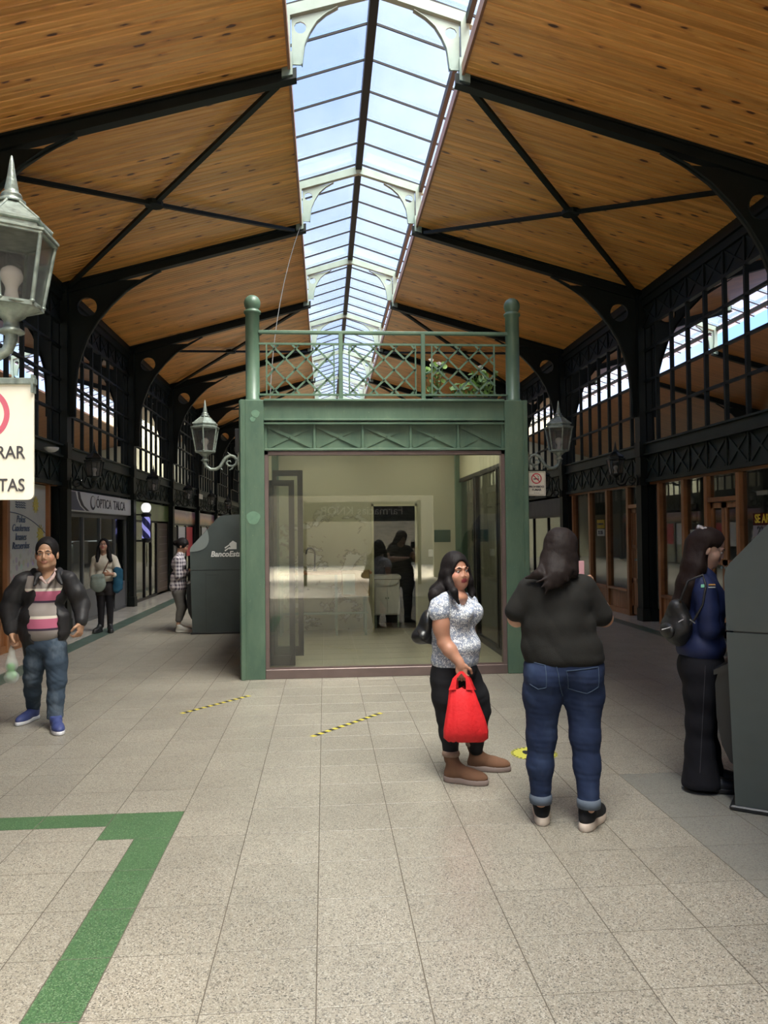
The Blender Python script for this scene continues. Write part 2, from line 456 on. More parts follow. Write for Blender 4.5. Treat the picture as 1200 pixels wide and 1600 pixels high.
# ---- floor: joint bed, single tiles near the camera, the rest joined
fl = struct('floor', MB().box(XC-15.4, XC+15.4, -22, YE+4, -.12, -.0014), M['grout'])
def tile_mb(mb, x0, y0, x1, y1, z=0.0, g=.0024, th=.0014, c=.0007):
    a, b, d, e = x0+g, x1-g, y0+g, y1-g
    mb.add([(a,d,-th),(b,d,-th),(b,e,-th),(a,e,-th),(a,d,z-c),(b,d,z-c),(b,e,z-c),(a,e,z-c),(a+c,d+c,z),(b-c,d+c,z),(b-c,e-c,z),(a+c,e-c,z)],
           [(0,1,5,4),(1,2,6,5),(2,3,7,6),(3,0,4,7),(4,5,9,8),(5,6,10,9),(6,7,11,10),(7,4,8,11),(8,9,10,11)])
camx = Vector((_r2.x,_r2.y,0)); camy = Vector((_f.x,_f.y,0))
def seen(x, y):
    d = Vector((x,y,-CAM_H)); z = d.dot(_f)
    if z < .5: return None
    px = 600+FPX*d.dot(_r2)/z; py = 800-FPX*d.dot(_u2)/z
    return px, py
def is_green(i, j):
    """green inlay: returns list of rectangles (fractions) inside tile i,j that are green"""
    if i == -3 and j == 4: return [(0,1,0,1)]
    if i < -3 and j == 4: return [(0,1,.5,1)]
    if i == -3 and j < 4: return [(.5,1,0,1)]
    return None
cells = []
for j in range(-11, 118):
    for i in range(-14, 16):
        x = TX+i*T; y = TY+j*T
        if x < XC-HW+.02-T or x+T > XC+HW+.38: continue
        if y > 8.95 and y < 12.5 and x > -.95 and x+T < 2.35: continue      # under the kiosk
        x0, x1 = max(x, XC-4.22), min(x+T, XC+4.46)
        if x1-x0 < .03: continue
        s_ = seen(x+T/2, y+T/2)
        vis = s_ is not None and -80 < s_[0] < 1280 and s_[1] < 1680
        cells.append((0 if vis else 1, (x+.2)**2+y**2, i, j, x0, x1, y))
cells.sort()
rest = MB(); rest_grey = MB(); grn = []
n_single = 0
tile_cache = {}
for k, (v, d, i, j, x0, x1, y) in enumerate(cells):
    g_ = is_green(i, j) if -3 > -99 and j <= 4 and j > -6 and i <= -3 else None
    grey = (i in (5, 6, 7, 8)) and j <= 5
    rects = []
    if g_ and (i < -3 or j <= 4):
        for a, b, c, d_ in g_:
            rects.append(('tile_green', x0+(x1-x0)*a, x0+(x1-x0)*b, y+T*c, y+T*d_))
            if a > 0: rects.append(('tile', x0, x0+(x1-x0)*a, y, y+T))
            if c > 0: rects.append(('tile', x0, x1, y, y+T*c))
    else: rects.append(('tile_grey' if grey else 'tile', x0, x1, y, y+T))
    for mt, a, b, c, e in rects:
        if n_single < 296 and v == 0:
            n_single += 1
            key = (round(b-a, 3), round(e-c, 3), mt)
            if key not in tile_cache:
                t_ = MB(); tile_mb(t_, -(b-a)/2, -(e-c)/2, (b-a)/2, (e-c)/2)
                tile_cache[key] = t_.mesh('tile', M[mt])
            o = bpy.data.objects.new('green_tile' if mt == 'tile_green' else 'tile', tile_cache[key]); COL.objects.link(o); o.parent = fl
            fo = wloc(fl); o.location = ((a+b)/2-fo[0], (c+e)/2-fo[1], RND.uniform(-.0003, .0002)-fo[2])
        else:
            tile_mb(rest if mt != 'tile_grey' else rest_grey, a, c, b, e)
tag(rest.obj('far_tiles', M['tile'], fl), kind='stuff')
if rest_grey.v: tag(rest_grey.obj('far_grey_tiles', M['tile_grey'], fl), kind='stuff')
# borders along both shop fronts: green band then polished tiles
M['polished'] = terrazzo('polished_border', (.50,.47,.41), (.2,.18,.16), (.55,.52,.47), .05, .18)
M['band'] = terrazzo('green_band', (.06,.10,.075), (.03,.05,.04), (.2,.24,.2), .03, .35)
for s_, b0, b1, x_end in ((-1, 4.22, 4.50, 5.35), (1, 4.46, 4.70, 5.35)):
    mb = MB(); mp_ = MB()
    y = 2.763-12
    while y < YE:
        xa, xb = sorted((XC+s_*b0, XC+s_*b1)); tile_mb(mb, xa, y, xb, y+.8)
        xa, xb = sorted((XC+s_*b1, XC+s_*x_end)); tile_mb(mp_, xa, y, xb, y+.8)
        y += .8
    mb.obj('green_band', M['band'], fl); mp_.obj('polished_border', M['polished'], fl)

# ---- ceiling slopes with pine boards
def board(mb, s_, cx, ua, ub, y0, w, th=.018, c=.009):
    """one board on the slope from u=ua (outer) to u=ub (inner)"""
    P = []
    for u in (ua, ub):
        z = cz(u); x = cx+s_*u
        P += [(x, y0+.0018, z+th), (x, y0+.0018, z+c), (x, y0+c+.0018, z), (x, y0+w-c-.0018, z), (x, y0+w-.0018, z+c), (x, y0+w-.0018, z+th)]
    mb.add(P, [(0,1,2,3,4,5), (11,10,9,8,7,6)]+[(i, 6+i, 6+(i+1) % 6, (i+1) % 6) for i in range(6)])
BW = .1
def slope(name, s_, cx, single, y_from=Y0, y_to=YE):
    mb = MB(); a = []
    for u in (HW, U_IN): a.append((cx+s_*u, cz(u)+.019)); 
    mb.prism([a[0], a[1], (a[1][0], a[1][1]+.05), (a[0][0], a[0][1]+.05)], 'y', y_from, y_to)
    c = struct(name, mb, M['pine_edge'])
    st = MB(); k = 0; r = random.Random(3 if s_ > 0 else 5)
    n = int((y_to-y_from)/BW)
    for q in range(n):
        y = round(y_from/BW)*BW+q*BW
        cuts = [HW-.02]
        u = HW - r.uniform(.5, 3.2)
        while u > U_IN+.5: cuts.append(u); u -= r.choice((3.2, 2.4, 3.2))
        cuts.append(U_IN)
        for i in range(len(cuts)-1):
            if single and 6.6 <= y <= 14.4 and k < 280:
                b = MB(); board(b, s_, cx, cuts[i]-.0008, cuts[i+1]+.0008, y, BW); b.obj('board', M['pine'], c, fix=False); k += 1
            else: board(st, s_, cx, cuts[i]-.0008, cuts[i+1]+.0008, y, BW)
    tag(st.obj('far_boards', M['pine'], c, fix=False), kind='stuff')
    # edge trim board at the skylight opening
    e = MB(); x = cx+s_*U_IN
    e.box(x-s_*.03, x+s_*.0, y_from, y_to, 6.985, 7.13); e.obj('edge_trim', M['pine_edge'], c)
    return c
YL = -1.2          # left slope cut short, unseen: an invented sunlit court bounces light onto the ceiling
slope('ceiling_left', -1, XC, True, YL); slope('ceiling_right', 1, XC, True)
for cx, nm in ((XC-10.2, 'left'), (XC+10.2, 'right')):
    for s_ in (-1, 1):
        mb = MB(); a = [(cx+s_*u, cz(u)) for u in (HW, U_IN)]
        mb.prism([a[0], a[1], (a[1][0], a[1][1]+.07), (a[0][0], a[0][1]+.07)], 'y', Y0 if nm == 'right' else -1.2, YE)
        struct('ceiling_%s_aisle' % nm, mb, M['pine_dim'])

# ---- roof frames
arc = [(4.86,3.65),(4.86,3.95),(4.845,4.2),(4.82,4.47),(4.75,4.72),(4.64,5.02),(4.48,5.29),(4.27,5.55),(4.02,5.80),(3.72,6.02),(3.42,6.17)]
def frame(y, cx=XC, first=False):
    f = thing('roof_frame', (cx, y, 0), 'x', 'roof frame')
    for s_ in (-1, 1):
        X = lambda u: cx+s_*u
        mb = MB(); mb.box(X(4.98), X(5.09), y-.09, y+.09, .0, 5.9)
        mb.box(X(4.965), X(4.98), y-.11, y+.11, 0, 5.78); mb.box(X(4.95), X(5.09), y-.13, y+.13, 0, .22)
        mb.box(X(4.94), X(5.09), y-.13, y+.13, 2.42, 2.56); mb.box(X(4.95), X(5.09), y-.12, y+.12, 2.93, 3.2)
        mb.obj('column', M['steel'], f)
        # bracket plate with round hole, and its rolled edge
        mb = MB()
        top = [(4.965, 5.80), (4.2, cz(4.2)-.17), (3.42, cz(3.42)-.17)]
        hi = [(u, z) for u, z in arc if z >= 5.0]
        low = [(4.965,3.65)]+[(u, z) for u, z in arc if z < 5.02+.001]
        cut = arc[5]
        mb.prism([(X(u), z) for u, z in ([(4.965,3.65)]+arc[:6]+[(4.965, cut[1])])], 'y', y-.012, y+.012)
        outer = [(4.965, cut[1])]+arc[5:]+[(4.2, cz(4.2)-.17), (4.965, 5.78)]
        mb.holed([(X(u), z) for u, z in outer], (X(4.66), 5.53), .165, 'y', y-.012, y+.012, 28)
        ring = []
        for k in range(25):
            a = 2*PI*k/24; ring.append((X(4.66)+.165*math.cos(a), y, 5.53+.165*math.sin(a)))
        for k in range(24): mb.bar(ring[k], ring[k+1], .05, .012, (0,1,0)) if False else None
        rows = []
        for k, (u, z) in enumerate(arc):
            rows.append([(X(u), y-.05, z), (X(u), y+.05, z), (X(u+.02), y+.05, z-.0), (X(u+.02), y-.05, z)])
        mb.grid([[r[i] for r in rows] for i in (0, 1, 2, 3)], True, True)
        R2 = [[(X(4.66)+r_*math.cos(a), yy, 5.53+r_*math.sin(a)) for a in [2*PI*k/24 for k in range(25)]] for r_, yy in ((.165, y-.03), (.165, y+.03), (.177, y+.03), (.177, y-.03))]
        mb.grid(R2, True, True)
        mb.obj('bracket', M['steel'], f)
        # rafter
        mb = MB()
        def sl_(u): return cz(u)-.002
        mb.prism([(X(5.09), sl_(5.09)), (X(.93), sl_(.93)), (X(.93), sl_(.93)-.13), (X(5.09), sl_(5.09)-.17)], 'y', y-.02, y+.02)
        mb.prism([(X(5.09), sl_(5.09)-.17), (X(.93), sl_(.93)-.13), (X(.93), sl_(.93)-.15), (X(5.09), sl_(5.09)-.19)], 'y', y-.065, y+.065)
        mb.prism([(X(5.09), sl_(5.09)), (X(1.03), sl_(1.03)), (X(1.03), sl_(1.03)-.03), (X(5.09), sl_(5.09)-.03)], 'y', y-.065, y+.065)
        mb.obj('rafter', M['steel'], f)
        # upright, rib and spandrel of the skylight, sunlight painted into the steel
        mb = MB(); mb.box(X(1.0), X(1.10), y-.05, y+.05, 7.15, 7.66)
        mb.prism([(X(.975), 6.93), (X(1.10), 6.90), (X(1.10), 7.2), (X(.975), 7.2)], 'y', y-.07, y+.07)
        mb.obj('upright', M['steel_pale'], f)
        ia = [(.86,7.08),(.845,7.2),(.83,7.32),(.77,7.46),(.69,7.59),(.58,7.69),(.44,7.775)]
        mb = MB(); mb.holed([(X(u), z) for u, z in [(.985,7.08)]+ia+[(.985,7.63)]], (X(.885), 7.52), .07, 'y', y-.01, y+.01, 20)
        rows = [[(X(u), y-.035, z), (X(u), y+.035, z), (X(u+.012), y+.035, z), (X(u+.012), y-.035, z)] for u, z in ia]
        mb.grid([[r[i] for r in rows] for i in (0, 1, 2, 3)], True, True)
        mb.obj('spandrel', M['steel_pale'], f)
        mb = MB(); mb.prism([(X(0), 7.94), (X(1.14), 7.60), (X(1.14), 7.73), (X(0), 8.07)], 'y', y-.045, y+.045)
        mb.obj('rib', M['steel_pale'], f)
    return f
ordn = ['at the open end far behind the camera', 'well behind the camera', 'just behind the camera', 'beside the camera, out over the lantern', 'nearest in view, its rafter crossing the top corners', 'second in view, holding the near cross bracing', 'third in view', 'fourth in view', 'fifth in view', 'sixth in view', 'seventh in view', 'eighth in view', 'ninth and farthest in view']
f0 = frame(FR[0]); f0['label'] = 'dark arched steel roof frame '+ordn[0]; f0['group'] = 'steel roof frames of the main hall'
for i, y in enumerate(FR[1:]):
    c = dup(f0, (XC, y, 0), label='dark arched steel roof frame with round holed brackets, '+ordn[i+1])
for sx, side in ((-1, 'left'), (1, 'right')):
    for i, y in enumerate(FR[3:9]):
        c = dup(f0, (XC+sx*10.2, y, 0), label='steel roof frame of the %s side aisle seen through the wall grid' % side); c['group'] = 'roof frames of the %s side aisle' % side

# ---- skylight
YS = YE-.3
def skylight(cx, label):
    s = thing('skylight', (cx, 0, 7.6), label, 'skylight')
    mb = MB(); mb.box(cx-.055, cx+.055, Y0+.3, YS, 8.0, 8.16); mb.obj('ridge_bar', M['ridge'], s)
    for sg in (-1, 1):
        mb = MB(); mb.box(cx+sg*1.06, cx+sg*1.12, Y0+.3, YS, 7.62, 7.74); mb.obj('purlin', M['ridge'], s)
    pm = None
    n = int(round((YE-FR[0])/(BAY/6)))-1
    for sg in (-1, 1):
        b = MB()
        def zz(u): return 8.15-u*.33
        for k in range(1, n+1):
            y = FR[0]+k*BAY/6
            b.bar((cx, y, zz(0)-.02), (cx+sg*1.42, y, zz(1.42)-.02), .018, .03)
        b.obj('glazing_bars', M['glaze_bar'], s)['kind'] = 'stuff'
        pan = MB(); q = [(0, zz(.02)+.008), (sg*1.43, zz(1.43)+.008)]
        pan.prism([(q[0][0], q[0][1]), (q[1][0], q[1][1]), (q[1][0], q[1][1]+.004), (q[0][0], q[0][1]+.004)], 'y', .006, BAY/6-.006)
        me = pan.mesh('pane', M['sky_glass'])
        for k in range(1, n):
            o = bpy.data.objects.new('pane', me); COL.objects.link(o); o.parent = s; o.location = (0, FR[0]+k*BAY/6, -7.6)
    return s
skylight(XC, 'long glazed ridge skylight down the middle of the timber ceiling')
skylight(XC-10.2, 'ridge skylight of the left side aisle seen through the wall grid')
skylight(XC+10.2, 'ridge skylight of the right side aisle seen through the wall grid')

# ---- cross bracing under alternate bays
nm = {9.0: 'near', 18.2: 'middle', 27.4: 'far', 36.6: 'farthest'}
for y in (9.0, 18.2, 27.4, 36.6):
    for s_, sd in ((-1, 'left'), (1, 'right')):
        c = thing('cross_brace', (XC+s_*3, y+2.3, 6.3), '%s X shaped dark tie bars under the %s ceiling slope' % (nm[y], sd), 'brace', 'ceiling cross braces')
        A = lambda u, yy: (XC+s_*u, yy, cz(u)-.10)
        mb = MB(); mb.bar(A(4.95, y+BAY-.08), A(1.15, y+.08), .07, .05); mb.obj('brace_bar', M['steel'], c)
        mb = MB(); mb.bar(A(4.95, y+.08), A(1.15, y+BAY-.08), .07, .05); mb.obj('brace_bar', M['steel'], c)
        mb = MB(); p = A(3.05, y+2.3); mb.lathe([(.13,-.035),(.13,.035)], p, 12, False); mb.obj('gusset_plate', M['steel'], c)

# ---- side walls: fascia of crossed panels, beam, tall screen of mullions and rails
for s_, sd in ((-1, 'left'), (1, 'right')):
    X = lambda u: XC+s_*u
    w = MB(); w.box(X(5.06), X(5.18), Y0, YE, 2.98, 3.14)
    wall = struct('wall_'+sd, w, M['steel2'])
    mb = MB(); mb.box(X(5.02), X(5.20), Y0, YE, 3.14, 3.17); mb.box(X(5.02), X(5.20), Y0, YE, 2.95, 2.98); mb.box(X(5.04), X(5.18), Y0, YE, 2.47, 2.53); mb.obj('moulding', M['steel2'], wall)
    mb = MB()
    for z in (3.72, 4.27, 4.82): mb.box(X(5.07), X(5.13), Y0, YE, z-.02, z+.02)
    mb.box(X(5.06), X(5.14), Y0, YE, 5.22, 5.27); mb.box(X(5.05), X(5.16), Y0, YE, 5.62, 5.74); mb.box(X(5.0), X(5.2), Y0, YE, 5.74, 5.80)
    mb.box(X(5.06), X(5.16), Y0, YE, 5.80, 5.97); mb.obj('rail', M['steel'], wall)
    ml = MB().box(-.03, .03, -.024, .024, 3.17, 5.62).mesh('mullion', M['steel'])
    xp = MB(); w_ = BAY/8
    xp.box(-.01, .01, .03, w_-.03, 0, .35)
    for q in (-1, 1):
        xp.bar((-s_*.018, .05, .02 if q > 0 else .33), (-s_*.018, w_-.05, .33 if q > 0 else .02), .03, .016, (1,0,0))
    px = xp.mesh('crossed_panel', M['steel'])
    xl = MB(); xl.box(-.01, .01, .04, w_-.04, 0, .42)
    for q in (-1, 1):
        xl.bar((-s_*.02, .05, .02 if q > 0 else .40), (-s_*.02, w_-.05, .40 if q > 0 else .02), .035, .02, (1,0,0))
    xl.box(-s_*.03, -s_*.01, 0, .04, 0, .42); 
    px2 = xl.mesh('fascia_panel', M['steel2'])
    wo = wloc(wall)
    for b in range(12):
        for k in range(8):
            y = FR[b]+k*w_
            if k: 
                o = bpy.data.objects.new('mullion', ml); COL.objects.link(o); o.parent = wall; o.location = (X(5.1)-wo[0], y-wo[1], -wo[2])
            if 3 <= b:
                o = bpy.data.objects.new('crossed_panel', px); COL.objects.link(o); o.parent = wall; o.location = (X(5.11)-wo[0], y-wo[1], 5.27-wo[2])
                o = bpy.data.objects.new('fascia_panel', px2); COL.objects.link(o); o.parent = wall; o.location = (X(5.11)-wo[0], y-wo[1], 2.53-wo[2])
    # roof of the shops behind the screen, and the outer wall of the side aisle
    mb = MB(); mb.box(X(5.2), X(15.3), Y0, YE, 2.97, 3.07); struct('ceiling_%s_shops' % sd, mb, mat('dusty_roof_'+sd, (.16,.15,.13), .9))  # plain grey roof, darkened so less light bounces into the aisles
    mb = MB(); mb.box(X(15.3), X(15.45), Y0, YE, 0, 6.0); struct('wall_outer_%s' % sd, mb, M['cream'])
mb = MB(); mb.box(XC-15.4, XC+15.4, YE, YE+.2, 0, 8.4); struct('wall_far', mb, M['cream'])

mb = MB(); mb.box(XC-15.4, XC+15.4, Y0-.2, Y0, 2.9, 8.4); struct('wall_entrance', mb, M['cream'])
for s_ in (-1, 1): mb = MB(); mb.box(XC+s_*3.2, XC+s_*15.4, Y0-.2, Y0, 0, 2.9); struct('wall_entrance_side', mb, M['cream'])

mb = MB(); mb.box(-22, 24, -21, -20, 0, 9.5); struct('wall_street', mb, mat('street_facade', (.42,.38,.30), .8, noise=.15, nscale=1))  # unseen facade added so no sky mirrors in the kiosk window

mb = MB()
for i in range(9):
    for j in range(9): tile_mb(mb, XC-4.4+i*.98, -20+j*2.05, XC-4.4+(i+1)*.98, -20+(j+1)*2.05, 0.0, .006)
mb.obj('court_paving', mat('court_paving', (.66,.60,.50), .8, noise=.08, nscale=2), fl)  # pale paving added for bounce light and the bright band mirrored in the kiosk
# ---------------------------------------------------------------- kiosk
KY = 8.87; KB = 12.85; KL = -.94; KR = 2.35
k = thing('kiosk', ((KL+KR)/2, KY, 0), 'green painted steel kiosk with large shop window and balcony on top', 'kiosk')
G = M['green']
for x0, x1, s_ in ((KL, KL+.265, -1), (KR-.265, KR, 1)):
    mb = MB(); mb.cbox(x0, x1, KY, KY+.26, 0, 3.15, .006)
    xo = x0 if s_ < 0 else x1
    mb.cbox(xo-s_*.0, xo-s_*.05, KY-.018, KY+.01, 0, 3.15, .004)
    mb.cbox(xo+s_*.0, xo+s_*.02, KY+.05, KY+.22, 0, 3.15, .004)
    mb.box(xo-s_*.06, xo-s_*.066, KY-.004, KY+.01, 0, 3.15)
    c = mb.obj('corner_column', G, k)
    xc = (x0+x1)/2
    mb = MB(); mb.lathe([(.092,3.15),(.092,3.17),(.080,3.18),(.080,4.15),(.094,4.16),(.098,4.175),(.094,4.19),(.07,4.20),(.076,4.215),(.090,4.25),(.094,4.28),(.088,4.315),(.07,4.345),(.04,4.366),(0,4.372)], (xc, KY+.12, 0), 28)
    mb.obj('ball_post', G, k)
mb = MB(); mb.lathe([(0,-.002),(.045,-.002),(.045,.002),(0,.002)], (0,0,0), 20)

for x, z, r in ((-.80, 1.815, .075), (-.77, 2.99, .045), (-.80, 2.93, .03)):
    pts = [(x+r*math.cos(a)*(1+.12*math.sin(3*a)), z+r*math.sin(a)) for a in [2*PI*i/22 for i in range(22)]]
    MB().prism(pts, 'y', KY-.0025, KY+.001).obj('paint_patch', M['green_pale'], k)

# rear columns, side sills and roof slab
mb = MB(); mb.cbox(KL, KL+.2, KB-.1, KB+.1, 0, 3.15); mb.obj('rear_column', G, k)
mb = MB(); mb.cbox(KR-.2, KR, KB-.1, KB+.1, 0, 3.15); mb.obj('rear_column', G, k)
mb = MB(); mb.box(KL+.03, KR-.03, KY+.05, KB+.1, 3.02, 3.12); mb.obj('roof_deck', G, k)
mb = MB()  # main beam
a, b = KL+.265, KR-.265
mb.box(a, b, KY+.03, KY+.07, 2.93, 3.14); mb.cbox(a, b, KY-.02, KY+.12, 3.135, 3.16, .004); mb.cbox(a, b, KY-.005, KY+.1, 2.915, 2.935, .003)
mb.obj('beam', G, k)
for x0, x1 in ((KL+.03, KL+.07), (KR-.07, KR-.03)):
    mb = MB(); mb.box(x0, x1, KY+.2, KB, 2.6, 3.14); mb.obj('side_beam', G, k)
mb = MB(); mb.box(a, b, KY+.075, KY+.10, 2.59, 2.92); mb.box(a, b, KY+.0, KY+.06, 2.875, 2.893); mb.cbox(a, b, KY+.0, KY+.1, 2.575, 2.60, .003)
mb.obj('fascia', G, k)
w5 = (b-a)/5
for i in range(5):
    x0 = a+i*w5
    mb = MB(); mb.cbox(x0+.0, x0+.03, KY+.04, KY+.09, 2.60, 2.875, .004)
    if i == 4: mb.cbox(b-.03, b, KY+.04, KY+.09, 2.60, 2.875, .004)
    mb.bar((x0+.045, KY+.071, 2.622), (x0+w5-.015, KY+.071, 2.854), .010, .036, (0,0,1))
    mb.bar((x0+.045, KY+.062, 2.854), (x0+w5-.015, KY+.062, 2.622), .010, .036, (0,0,1))
    mb.lathe([(0,-.004),(.008,-.002),(.008,.002),(0,.004)], (x0+w5/2+.015, KY+.056, 2.738), 8)
    mb.obj('crossed_panel', G, k)
# window frame, glass
mb = MB(); z0, z1 = .0, 2.57
mb.cbox(a, a+.045, KY+.02, KY+.12, z0, z1, .004); mb.cbox(b-.045, b, KY+.02, KY+.12, z0, z1, .004)
mb.cbox(a, b, KY+.02, KY+.12, z1-.045, z1, .004); mb.cbox(a, b, KY+.015, KY+.12, z0, .105, .004); mb.box(a+.04, b-.04, KY+.045, KY+.06, .10, .125)
mb.obj('window_frame', M['bronze'], k)
mb = MB(); mb.box(a+.04, b-.04, KY+.066, KY+.072, .10, 2.53); mb.obj('window_pane', M['shop_glass'], k)
# balcony railing
mb = MB(); L0, L1 = KL+.20, KR-.20
mb.cbox(L0-.0, L1+.0, KY+.07, KY+.125, 3.925, 3.962, .006); mb.obj('handrail', G, k)
mb = MB(); mb.box(L0, L1, KY+.085, KY+.11, 3.80, 3.822); mb.box(L0, L1, KY+.08, KY+.115, 3.215, 3.235); mb.obj('rail', G, k)
for px in (.20, 1.155):
    mb = MB(); mb.cbox(px-.024, px+.024, KY+.07, KY+.12, 3.15, 3.93, .004); mb.obj('railing_post', G, k)
def clip(p, d, x0, x1, z0, z1):
    t0, t1 = -9, 9
    for c_, dd, lo, hi in ((p[0], d[0], x0, x1), (p[1], d[1], z0, z1)):
        ta, tb = (lo-c_)/dd, (hi-c_)/dd
        if ta > tb: ta, tb = tb, ta
        t0 = max(t0, ta); t1 = min(t1, tb)
    return (t0, t1) if t1-t0 > .03 else None
for x0, x1, ph in ((-.655, .13, .10), (.29, 1.075, .05), (1.25, 2.0, .08)):
    mb = MB(); mb.box(x0, x0+.016, KY+.085, KY+.11, 3.235, 3.80); mb.box(x1-.016, x1, KY+.085, KY+.11, 3.235, 3.80)
    mb.obj('lattice_frame', G, k)
    for sg in (1, -1):
        q = -3
        mb = MB()
        for n_ in range(-8, 9):
            xx = x0+ph+n_*.24
            t = clip((xx, 3.28), (1, sg), x0, x1, 3.235, 3.80)
            if t:
                pa = (xx+t[0], KY+.097+sg*.006, 3.28+sg*t[0]); pb = (xx+t[1], KY+.097+sg*.006, 3.28+sg*t[1])
                mb.bar(pa, pb, .010, .022)
        mb.obj('lattice_bar', G, k)
    mb = MB()
    for n_ in range(-8, 9):
        for m_ in range(0, 6):
            X_ = x0+ph+n_*.12; Z_ = 3.28+m_*.12
            if (n_+m_) % 2 == 0 and x0 < X_ < x1 and 3.24 < Z_ < 3.79: mb.lathe([(0,-.012),(.008,-.01),(.008,.01),(0,.012)], (X_, KY+.085, Z_), 6)
    mb.obj('rivet', M['lamp_dark'], k)['kind'] = 'stuff'
# interior
mb = MB(); mb.box(KL+.05, KR-.05, KY+.12, KB, 0, .05); ki = mb.obj('shop_floor', mat('pale_floor_tile', (.52,.48,.38), .16, noise=.05, nscale=2), k)
mb = MB()
for i in range(1, 8): mb.box(KL+.05+.43*i-.003, KL+.05+.43*i+.003, KY+.13, KB, .05, .0512)
for i in range(1, 9): mb.box(KL+.05, KR-.05, KY+.13+.43*i, KY+.136+.43*i, .05, .0512)
mb.obj('tile_joint', mat('pale_joint', (.30,.28,.22), .8), ki)
def plaster():
    g = NT('peeling_plaster'); geo = g.n('ShaderNodeNewGeometry'); P = geo.outputs['Position']
    n = g.noise(g.map(P, (1, 1, 1.5)), 2.4, 8, .66, .5)
    sx = g.n('ShaderNodeSeparateXYZ'); g.l(P, sx.inputs[0])
    band = g.math('MULTIPLY', g.step(sx.outputs['Z'], 2.15, 1.75), g.step(sx.outputs['X'], .75, .55))
    f = g.math('MULTIPLY', g.step(n, .535, .545), band)
    edge = g.math('MULTIPLY', g.math('MULTIPLY', g.step(n, .520, .530), g.step(n, .565, .550)), band)
    col = g.mix(f, (.40,.39,.29), (.50,.49,.43)); col = g.mix(g.math('MULTIPLY', edge, .75), col, (.10,.085,.05))
    g.set('Base Color', col); g.set('Roughness', .7)
    return g.m
mb = MB(); y0 = KB-.06
mb.box(KL+.1, .79, y0, KB, .05, 3.0); mb.box(1.49, KR-.1, y0, KB, .05, 3.0); mb.box(.79, 1.49, y0, KB, 2.06, 3.0)
bw = mb.obj('back_wall', plaster(), k)
mb = MB(); mb.box(.765, .80, y0-.02, y0, .05, 2.09); mb.box(1.48, 1.515, y0-.02, y0, .05, 2.09); mb.box(.765, 1.515, y0-.02, y0, 2.06, 2.09); mb.obj('door_casing', M['cream'], k)
mb = MB(); mb.box(.6, 1.7, KB+1.2, KB+1.25, 0, 2.6); mb.box(.6, .65, KB, KB+1.2, 0, 2.6); mb.box(1.65, 1.7, KB, KB+1.2, 0, 2.6); mb.box(.6, 1.7, KB, KB+1.25, 2.55, 2.6)
mb.obj('washroom_wall', mat('black_stone', (.035,.033,.032), .4, noise=.5, nscale=9, stretch=(1,1,4)), k)
mb = MB(); mb.box(KL+.1, KR-.1, KY+.12, KB, 2.95, 3.0); mb.obj('shop_ceiling', M['cream'], k)
mb = MB(); mb.box(KL+.03, KL+.09, KY+.25, KB, .05, 3.0); mb.obj('left_wall', M['cream'], k)
xr = KR-.12
mb = MB(); mb.box(xr, xr+.05, KY+.26, KB, 2.50, 3.0); mb.obj('upper_side_wall', M['cream'], k)
mb = MB(); mb.box(xr-.01, xr+.06, KY+.26, KB, 2.44, 2.50); mb.box(xr-.01, xr+.06, KY+.26, KB, .05, .13)
for yy in (KY+.28, 9.85, 9.98, 11.4, 11.55, KB-.05): mb.box(xr-.01, xr+.06, yy-.035, yy+.035, .1, 2.46)
sf = mb.obj('side_window_frame', M['alu'], k)
for ya, yb in ((KY+.3, 9.85), (9.98, 11.4), (11.55, KB-.05)):
    mb = MB(); mb.box(xr+.02, xr+.026, ya, yb, .12, 2.45); mb.obj('pane', M['window_glass'], sf)
# glass door leaves folded at the left
for (xa, xb, yy, zt, zb) in ((KL+.30, -.27, 9.75, 2.42, .12), (KL+.28, -.36, 9.35, 2.27, .07)):
    mb = MB(); mb.box(xa, xb, yy, yy+.04, zt-.07, zt); mb.box(xa, xb, yy, yy+.04, zb, zb+.12); mb.box(xb-.065, xb, yy, yy+.04, zb, zt); mb.box(xa, xa+.05, yy, yy+.04, zb, zt)
    d = mb.obj('door_leaf', M['alu'], k); mb = MB(); mb.box(xa+.05, xb-.065, yy+.018, yy+.022, zb+.12, zt-.07); mb.obj('pane', M['window_glass'], d)
mb = MB(); mb.box(1.80, 2.07, y0-.012, y0, 1.46, 1.66); mb.obj('green_notice', mat('notice_green', (.02,.07,.045), .4), k)  # painted panel stands in for a green sign reflected in the window
mb = MB(); mb.cbox(1.70, 1.78, y0-.015, y0, 1.22, 1.34, .005); mb.cbox(-.48, -.36, y0-.015, y0, .42, .49, .005); mb.obj('switch_plate', M['white'], k)

lp = thing('ceiling_lamp', (.7, 10.6, 2.9), 'white tube lamp on the ceiling inside the kiosk', 'lamp')  # lamp added out of view to brighten the kiosk interior
for x in (-.1, 1.5):
    MB().box(x-.07, x+.07, 9.2, 12.4, 2.90, 2.95).obj('tube', mat('tube_light', (1,.95,.82), .5, emit=6.5), lp)

